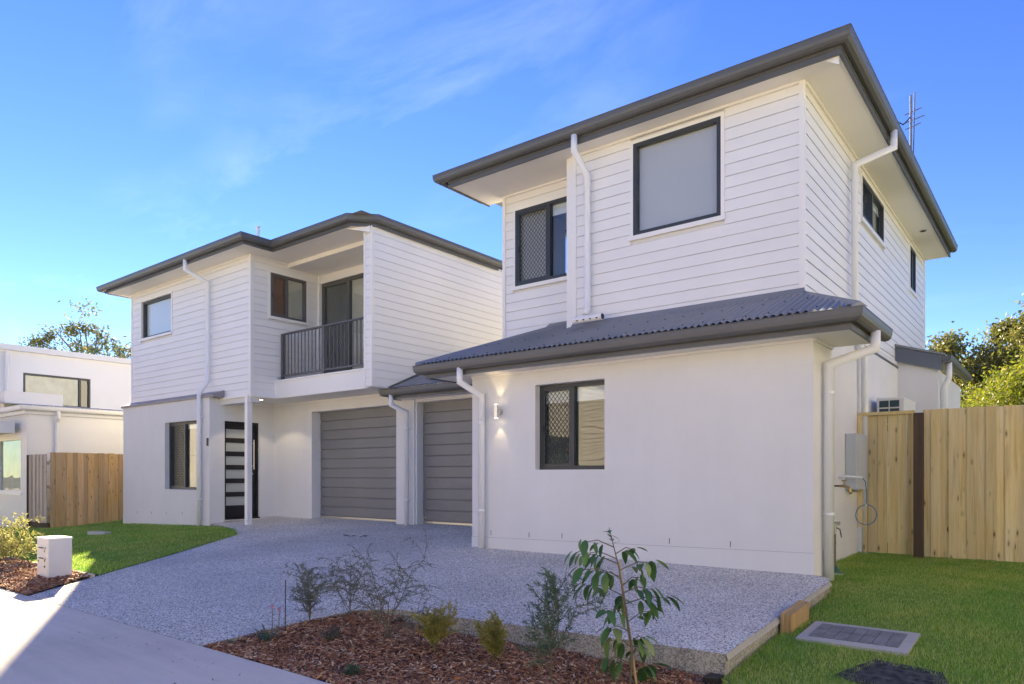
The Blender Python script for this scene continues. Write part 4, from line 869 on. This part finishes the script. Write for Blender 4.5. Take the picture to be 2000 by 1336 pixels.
# pavers, weed mat, timber board, black block
pv = thing('paver_panel', 'small pad of dark slate pavers with pale border in the lawn', 'paving', (-1.23,5.74,-.23))
zs = lambda y: float(np.interp(y, LX, LZ))
q = MB(); q.add([(-1.60,5.46,zs(5.46)+.022),(-.86,5.46,zs(5.46)+.022),(-.86,6.02,zs(6.02)+.022),(-1.60,6.02,zs(6.02)+.022),(-1.60,5.46,-.35),(-.86,5.46,-.35),(-.86,6.02,-.35),(-1.60,6.02,-.35)], [(0,1,2,3),(0,1,5,4),(1,2,6,5),(2,3,7,6),(3,0,4,7)]); q.build('border', border_m, pv)
for i in range(7):
    for j in range(2):
        x = -1.53+i*.086; y = 5.56+j*.19; w_,h_ = .081,.184; zt = .028+random.uniform(0,.003)
        q = MB(); q.add([(x,y,zs(y)+zt),(x+w_,y,zs(y)+zt),(x+w_,y+h_,zs(y+h_)+zt),(x,y+h_,zs(y+h_)+zt),(x,y,zs(y)),(x+w_,y,zs(y)),(x+w_,y+h_,zs(y+h_)),(x,y+h_,zs(y+h_))], [(0,1,2,3),(0,1,5,4),(1,2,6,5),(2,3,7,6),(3,0,4,7)]); q.build('paver', paver_m, pv)
tag(sheet('weed_mat', MAT_, lambda x,y: lawn_z(x,y)+.012+.003*math.sin(x*31)*math.sin(y*27), weed_m, .04), 'torn black weed mat square on the lawn corner', 'weed mat')
bpy.data.objects['weed_mat'].location.z += 0
tb = thing('timber_board', 'short timber board edging the slab side above the lawn', 'timber', (-1.71,5.85,-.23))
q = MB(); q.prism([(-1.752,5.60,-.26),(-1.725,5.60,-.26),(-1.725,5.60,-.075),(-1.752,5.60,-.07)], (.0,.5,.035)); q.build('board', sleeper_m, tb)
q = MB(); q.prism([(-1.722,5.62,-.26),(-1.68,5.62,-.26),(-1.68,5.62,-.085),(-1.722,5.62,-.08)], (.0,.5,.035)); q.build('board', sleeper_m, tb)
q = MB(); q.box(-1.83,-1.735,4.30,4.42,-.42,-.285); tag(q.build('rubber_block', black_m, loc=(-1.78,4.36,-.42)), 'black block at the slab corner in mulch', 'block')

# ================================================================== PLANTS
def qleaf(V, F, c, d, u, L, W):                      # one quad leaf, kite shaped
    c,d,u = np.array(c),np.array(d),np.array(u); s = np.cross(d,u); k = len(V)
    V += [c, c+d*L*.45+s*W/2, c+d*L, c+d*L*.45-s*W/2]; F.append((k,k+1,k+2,k+3))
def rvec():
    v = rng.normal(size=3); return v/np.linalg.norm(v)
def part_raw(name, V, F, m, root, nv=4):
    o = raw_mesh(name, np.array(V)-np.array(ORG[root.name]), F, m, nv); o.parent = root; ORG[o.name] = ORG[root.name]; return o
def shrub(name, label, cat, base, h, spread, nb, m, leafL, leafW, dens=16, upright=.5, droop=.3, group=None, start=.15, trunk=.012, sub=3, lean=(0,0)):
    root = thing(name, label, cat, base, group); bx = np.array(base, float); st = MB(); V = []; F = []
    def twig(p, d, L, r, lv):
        n = 6; pts = [tuple(p)]; q = p.copy(); dd = d.copy()
        for i in range(n):
            dd = dd + rng.normal(0,.10,3) + np.array([0,0,-droop*.16*(1 if lv else .2)]); dd /= np.linalg.norm(dd); q = q + dd*L/n; pts.append(tuple(q))
            if lv >= 1 or i > 2:
                for _ in range(int(dens*L/n*10*(.6+.4*lv))):
                    t = rng.uniform(); c = np.array(pts[-2])*(1-t)+q*t; ld = dd*.75 + rvec()*.75; ld /= np.linalg.norm(ld); u = rvec(); u -= ld*u.dot(ld); u /= np.linalg.norm(u)+1e-9
                    qleaf(V,F,c,ld,u,leafL*rng.uniform(.6,1.2),leafW)
            if lv < 2 and i >= 1:
                for _ in range(sub if lv == 0 else 1):
                    if rng.uniform() < .75:
                        sd_ = dd*.7+rvec()*np.array([1,1,.5])*.8; sd_ /= np.linalg.norm(sd_); twig(q, sd_, L*rng.uniform(.3,.5)*(1 if lv == 0 else .7), r*.5, lv+1)
        st.tube(pts, [max(.0012,r*(1-.7*i/n)) for i in range(n+1)], 5)
    for k in range(nb):
        a = 2*math.pi*k/nb+rng.uniform(-.4,.4); s = rng.uniform(.3,1)*spread; p = bx + np.array([0,0,h*start*rng.uniform(0,1)])
        d = np.array([math.cos(a)*s+lean[0],math.sin(a)*s+lean[1],upright*h*1.2+.15]); d /= np.linalg.norm(d); twig(p, d, h*rng.uniform(.55,1.08), trunk, 0)
    st.tube([tuple(bx-np.array([0,0,.05])),tuple(bx+np.array([0,0,h*start]))], trunk*1.2, 6)
    st.build('branches', stem_m, root, fixn=False); part_raw('foliage', V, F, m, root); return root
def P(x, y): return (x, y, hump2(x,y)-.005)
shrub('feathery_shrub', 'airy feathery shrub at the bed end by thin stake', 'shrub', P(-5.0,3.62), .42, .20, 7, feather_m, .024, .0042, 17, .9, .35, 'feathery shrubs in the mulch bed', trunk=.0035, sub=3)
shrub('feathery_shrub', 'middle feathery shrub with pinkish bare stems', 'shrub', P(-4.92,3.98), .46, .46, 7, feather_m, .020, .0038, 12, .8, .75, 'feathery shrubs in the mulch bed', start=.3, trunk=.0035, sub=3)
shrub('feathery_shrub', 'widest feathery shrub with long arching twigs beside slab corner', 'shrub', P(-4.15,3.72), .60, .70, 8, feather_m, .020, .0040, 12, .75, .75, 'feathery shrubs in the mulch bed', start=.22, trunk=.004, sub=3)
shrub('ground_cover', 'low dusky ground cover plant between feathery shrubs', 'plant', P(-4.45,3.42), .10, .22, 9, groundc_m, .02, .009, 26, .35, .4, None, trunk=.004)
shrub('golden_shrub', 'tall narrow golden conifer shrub left of the rounder one', 'shrub', P(-3.62,3.70), .28, .045, 10, gold_m, .020, .0042, 40, 1.0, -.1, 'golden shrubs in the mulch bed', trunk=.004, sub=4)
shrub('golden_shrub', 'rounder golden conifer shrub nearer the rosemary', 'shrub', P(-3.18,3.86), .23, .10, 13, gold_m, .020, .0042, 40, .9, -.1, 'golden shrubs in the mulch bed', trunk=.004, sub=4)
shrub('rosemary_shrub', 'dark green needle leaf shrub on thin stem beside the sapling', 'shrub', P(-2.60,3.72), .44, .18, 6, rosem_m, .036, .0058, 16, 1.0, .0, None, start=.55, trunk=.0045)
shrub('seedling', 'tiny green seedling at the tip of the bed', 'plant', P(-5.0,2.90), .05, .08, 6, rosem_m, .02, .006, 30, .4, .2, None, trunk=.002)
shrub('seedling', 'small green creeping plant near the bottom of the bed', 'plant', P(-3.75,3.05), .07, .14, 7, rosem_m, .025, .008, 30, .4, .4, None, trunk=.002)
shrub('lime_shrub', 'pale lime shrub beside the mailbox', 'shrub', (-11.2,3.3,-.26), .56, .5, 9, lime_m, .055, .013, 8, .85, .6, None, trunk=.005)
# strappy plant
ag = thing('strappy_plant', 'blue green strappy leaved plant in mulch', 'plant', P(-4.85,3.12))
for i in range(34):
    a = rng.uniform(0,2*math.pi); L_ = rng.uniform(.09,.2); k = rng.uniform(.4,1.1); V = []; p0 = np.array(P(-4.85,3.12)) + np.array([rng.normal(0,.02),rng.normal(0,.02),0]); dx,dy = math.cos(a),math.sin(a); sx,sy = -dy*.006,dx*.006
    mb = MB(); pts = []
    for j in range(5):
        u = j/4; pts.append((p0[0]+dx*L_*k*u, p0[1]+dy*L_*k*u, p0[2]+L_*(1.3*u-.75*u*u*k)))
    vs = []
    for j,p in enumerate(pts): wj = 1-.8*(j/4)**2; vs += [(p[0]-sx*wj,p[1]-sy*wj,p[2]),(p[0]+sx*wj,p[1]+sy*wj,p[2])]
    mb.add(vs, [(2*j,2*j+1,2*j+3,2*j+2) for j in range(4)]); mb.build('leaf', agap_m, ag, fixn=False)
for dx_ in (-.05,.04):
    q = MB(); p0 = P(-4.85+dx_,3.2); q.tube([p0,(p0[0],p0[1],p0[2]+.24)], .003, 6); fs_ = q.build('flower_stalk', stem_m, ag); q = MB(); q.tube([(p0[0],p0[1],p0[2]+.23),(p0[0],p0[1],p0[2]+.26)], [.008,.014], 8); q.build('flower', pink_m, fs_)
q = MB(); p0 = P(-4.95,3.35); q.tube([p0,(p0[0]+.005,p0[1],p0[2]+.42)], .004, 6); tag(q.build('thin_stake', black_m, loc=p0), 'thin dark stake standing upright in the bed', 'stake')
q = MB(); p0 = P(-3.08,3.36)
for k in range(9): a = k*2*math.pi/9; q.add([(p0[0],p0[1],p0[2]+.02),(p0[0]+.022*math.cos(a-.3),p0[1]+.022*math.sin(a-.3),p0[2]+.028),(p0[0]+.03*math.cos(a),p0[1]+.03*math.sin(a),p0[2]+.026),(p0[0]+.022*math.cos(a+.3),p0[1]+.022*math.sin(a+.3),p0[2]+.028)], [(0,1,2,3)])
q.tube([(p0[0],p0[1],p0[2]),(p0[0],p0[1],p0[2]+.028)], .008, 8); tag(q.build('fallen_flower', petal_m, loc=p0, fixn=False), 'small orange flower head on the mulch', 'flower')
# big leaf sapling with stake; each leaf a part
def leaf_mesh(name, L, W, curl, fold):
    b = MB(); vs = []; n = 6
    for i in range(n+1):
        u = i/n; w_ = W*math.sin(math.pi*min(.98,.04+u*.94))**.8; z = -curl*u*u
        vs += [(L*u,-w_,z+fold*w_),(L*u,0,z),(L*u,w_,z+fold*w_)]
    fs = []
    for i in range(n): k = 3*i; fs += [(k,k+3,k+4,k+1),(k+1,k+4,k+5,k+2)]
    me = bpy.data.meshes.new(name); me.from_pydata(vs,[],fs); me.materials.append(bigleaf_m); me.polygons.foreach_set('use_smooth',[True]*len(fs)); return me
LM = [leaf_mesh('leaf',1,.19,.25,.35), leaf_mesh('leaf',1,.22,.45,.25), leaf_mesh('leaf',1,.165,.1,.45)]
sb = P(-2.18,3.98); SG = thing('sapling', 'broad leaved sapling tied to bamboo stake in front of the slab', 'sapling', sb)
top = (-2.34,4.0,.66)
tr_ = [(sb[0],sb[1],sb[2]-.05),(-2.16,3.98,-.1),(-2.21,3.985,.15),(-2.26,3.99,.4),top]
q = MB(); q.tube(tr_, [.009,.008,.007,.005,.002], 8); q.build('stem', stem_m, SG)
q = MB(); q.tube([(-2.12,4.0,-.45),(-2.275,4.01,.44)], .0085, 8); q.build('stake', bamboo_m, SG)
q = MB()
def put_leaf(pos, yaw, pitch, size, roll=0):
    o = bpy.data.objects.new('leaf', random.choice(LM)); COL.objects.link(o); o.parent = SG; o.location = Vector(pos)-ORG[SG.name]
    o.rotation_euler = (roll, pitch, yaw); o.scale = (size,size,size); ORG[o.name] = Vector(pos)
def along(t):
    t *= len(tr_)-1; i = min(int(t),len(tr_)-2); f = t-i; return Vector(tr_[i])*(1-f)+Vector(tr_[i+1])*f
br = [(.30,.2,.12),(.36,3.4,.2),(.42,.6,.30),(.47,3.9,.26),(.53,-.3,.34),(.58,2.7,.34),(.64,.8,.26),(.70,3.3,.34),(.78,2.9,.36),(.84,.3,.18),(.88,3.6,.30),(.12,.4,.2),(.17,3.2,.22),(.22,1.0,.18),(.26,2.4,.2),(.50,1.6,.24),(.60,-.6,.26),(.68,2.2,.22),(.74,.2,.3),(.81,3.5,.3)]
for t_, a, L_ in br:
    L_ *= .82; p = along(t_); a += R(38); d = Vector((math.cos(a),math.sin(a),.25)); pts = [p, p+d*L_*.5+Vector((0,0,.02)), p+d*L_+Vector((0,0,-.02))]
    q.tube([tuple(x) for x in pts], [.004,.003,.0015], 6)
    nl = 8 if L_ > .25 else 6
    for j in range(nl):
        f = .35+.65*j/(nl-1); c = p+d*L_*f; yaw = a+(-1)**j*random.uniform(.4,1.5) if j < nl-1 else a
        put_leaf(c, yaw, random.uniform(.2,1.15), random.uniform(.085,.145)*(1 if t_ < .75 else .8), random.uniform(-.4,.4))
for k in range(6): put_leaf(along(.9+.1*k/6), k*2.3, random.uniform(-.9,.2), random.uniform(.05,.085))
q.build('twigs', stem_m, SG, fixn=False)
# dark fallen leaves on the driveway
q = MB(); p0 = (-9.13,7.45,.007)
for k in range(7): a = random.uniform(0,6.28); x,y = p0[0]+random.uniform(-.22,.22),p0[1]+random.uniform(-.06,.06); z = .058*(y-7.43)+.008; q.add([(x,y,z),(x+.06*math.cos(a)-.015*math.sin(a),y+.06*math.sin(a)+.015*math.cos(a),z+.012),(x+.13*math.cos(a),y+.13*math.sin(a),z),(x+.06*math.cos(a)+.015*math.sin(a),y+.06*math.sin(a)-.015*math.cos(a),z+.006)], [(0,1,2,3)])
tag(q.build('fallen_leaves', weed_m, loc=p0, fixn=False), 'few dark dry leaves lying on the driveway', 'leaves')

# ================================================================== TREES
def tree(label, base, h, crown, nclump, nleaf, m, leafL, leafW, name='tree', clump=.55, group=None, fill=.35):
    root = thing(name, label, 'tree', base, group); bx = np.array(base,float); mb = MB(); VV = []
    cz = crown[2]; cc = bx+np.array([0,0,cz]); rx,rz = crown[0],crown[1]
    top = bx+np.array([0,0,cz-rz*.3]); mb.tube([tuple(bx-np.array([0,0,.3])),tuple((bx+top)/2+np.array([.15,0,0])),tuple(top)], [h*.022,h*.018,h*.012], 8)
    for k in range(nclump):
        v = rvec(); r = rng.uniform(fill,1)**.6
        if rng.uniform() < .2: r *= 1.12
        p = cc+v*np.array([rx,rx,rz])*r; cs = clump*rng.uniform(.5,1.25)
        if k % 2 == 0:
            m1 = (top*.6+p*.4)+rng.normal(0,.15,3); mb.tube([tuple(top-np.array([0,0,rz*.3*rng.uniform(0,1)])),tuple(m1),tuple(p)], [h*.008,h*.005,h*.0015], 5)
        n = int(nleaf*rng.uniform(.5,1.4)); c = p+rng.normal(0,1,(n,3))*np.array([cs,cs,cs*.62])*.55
        nm = lambda q: q/np.linalg.norm(q,axis=1,keepdims=True)
        d = nm(nm(rng.normal(size=(n,3)))*.8+np.array([0,0,-.45])); u = nm(rng.normal(size=(n,3))); s_ = nm(np.cross(d,u))
        L = (leafL*rng.uniform(.6,1.3,n))[:,None]; W = (leafW*rng.uniform(.7,1.3,n))[:,None]
        VV.append(np.stack([c, c+d*L*.45+s_*W/2, c+d*L, c+d*L*.45-s_*W/2],axis=1))
    V = np.concatenate(VV); mb.build('trunk', bark_m, root, fixn=False); part_raw('crown', V.reshape(-1,3), np.arange(len(V)*4).reshape(-1,4), m, root); return root
tree('sparse gum tree rising beyond the neighbour roof', (-37.5,14.2,-.5), 9, (2.7,2.4,7.25), 52, 130, gum_m, .20, .075, 'gum_tree', .6, fill=.2)
tree('olive gum tree at the back above the paling fence', (-1.0,25.5,-.5), 6.2, (2.7,2.6,3.95), 170, 520, olive_m, .14, .06, 'gum_tree', .55, fill=.1)
tree('dark leafy tree at the right frame edge', (1.7,26.5,-.5), 6, (2.4,2.2,3.6), 80, 400, olive_m, .12, .05, 'gum_tree', .6, fill=.1)
tree('bright yellow green bushy tree in front of the olive gum', (.1,22.0,-.5), 5, (2.0,1.95,2.95), 170, 520, wattle_m, .115, .042, 'bushy_tree', .5, fill=.1)
tree('low dark green bush just over the fence beside the extension', (-1.2,21.0,-.5), 4, (1.7,1.6,1.9), 90, 420, wattle_m, .09, .035, 'bushy_tree', .5, fill=.1)

# ================================================================== OPPOSITE HOUSE (seen mirrored in the panes)
OH = thing('house', 'cream house across the street mirrored in the window panes', 'house', (-12,-10,-.3))
osm = paint('cream_opposite_boards', (.80,.74,.62), .55, .03, objvar=.01)
q = MB(); q.box(-30,4,-14,-10,-.5,5.2); q.build('wall', osm, OH)
for i in range(24):
    q = MB(); z = .5+i*.19; q.prism([(-30,-9.999,z),(-30,-9.962,z),(-30,-9.99,z+.183),(-30,-9.999,z+.183)], (34,0,0)); q.build('weatherboard', osm, OH)
for x in (-25,-18,-11.5,-5): q = MB(); q.box(x,x+1.5,-9.97,-9.95,1.2,2.6); wn = q.build('window', frame_m, OH); q = MB(); q.box(x+.06,x+1.44,-9.95,-9.945,1.26,2.54); q.build('pane', glass_m, wn)
q = MB(); q.add([(-30.5,-9.4,5.2),(4.5,-9.4,5.2),(4.5,-14.6,5.2),(-30.5,-14.6,5.2),(-27,-12,6.4),(1,-12,6.4)], [(0,1,5,4),(1,2,5),(2,3,4,5),(3,0,4),(0,3,2,1)]); q.build('roof', grey_m, OH)
q = MB(); q.box(-70,45,-9.4,-6.5,-.5,-.25); tag(q.build('footpath', conc_m), kind='structure')

# unseen house added right of the frame so its sunlit wall bounces light
NR = thing('house', 'unseen cream house added beyond the right frame edge to bounce light on the near side wall', 'house', (8,8,-.1))
q = MB(); q.box(6.0,13,-1,15,-.5,5.3); q.build('wall', osm, NR)
for i in range(26):
    q = MB(); z = .3+i*.19; q.prism([(5.999,-1,z),(5.98,-1,z),(5.988,-1,z+.183),(5.999,-1,z+.183)], (0,16,0)); q.build('weatherboard', osm, NR)
for y in (2.0,7.5,12.0):
    q = MB(); q.box(5.95,5.975,y,y+1.4,3.4,4.5); wn = q.build('window', frame_m, NR); q = MB(); q.box(5.945,5.95,y+.06,y+1.34,3.46,4.44); q.build('pane', glass_m, wn)
q = MB(); q.add([(5.5,-1.5,5.3),(13.5,-1.5,5.3),(13.5,15.5,5.3),(5.5,15.5,5.3),(9.5,2.5,6.7),(9.5,11.5,6.7)], [(0,1,4),(1,2,5,4),(2,3,5),(3,0,4,5),(0,3,2,1)]); q.build('roof', grey_m, NR)

OH2 = thing('house', 'second cream house across the street further left', 'house', (-48,-10,-.3))
q = MB(); q.box(-64,-33,-14,-10,-.5,5.2); q.build('wall', osm, OH2)
for i in range(24):
    q = MB(); z = .5+i*.19; q.prism([(-64,-9.999,z),(-64,-9.962,z),(-64,-9.99,z+.183),(-64,-9.999,z+.183)], (31,0,0)); q.build('weatherboard', osm, OH2)
q = MB(); q.add([(-64.5,-9.4,5.2),(-32.5,-9.4,5.2),(-32.5,-14.6,5.2),(-64.5,-14.6,5.2),(-61,-12,6.4),(-36,-12,6.4)], [(0,1,5,4),(1,2,5),(2,3,4,5),(3,0,4),(0,3,2,1)]); q.build('roof', grey_m, OH2)
tree('small street tree across the road mirrored in the left window', (-30,-7.2,-.3), 4.2, (1.5,1.3,2.6), 50, 60, wattle_m, .16, .07, 'street_tree', .45, fill=.1)

V = []; F = []
for i in range(150):
    if i < 70: x = rng.uniform(-9,-1.9); y = rng.uniform(3.0,9.0); ok = inpoly(np.array([x]),np.array([y]),DRV)[0]; z = .058*(y-7.43)+.006
    else: x = rng.uniform(-9,-2.5); y = 2.70-abs(rng.normal(0,.35)); ok = True; z = -.272
    if not ok: continue
    a = rng.uniform(0,6.28); d = np.array([math.cos(a),math.sin(a),rng.uniform(-.05,.35)]); d /= np.linalg.norm(d); u = np.array([rng.normal(0,.3),rng.normal(0,.3),1.0]); u -= d*u.dot(d); u /= np.linalg.norm(u)
    qleaf(V, F, (x,y,z), d, u, rng.uniform(.012,.045), rng.uniform(.006,.014))
tag(raw_mesh('leaf_litter', np.array(V), np.array(F), mulch_m), 'scattered specks of bark and dry leaf on the paving', None, None, 'stuff')
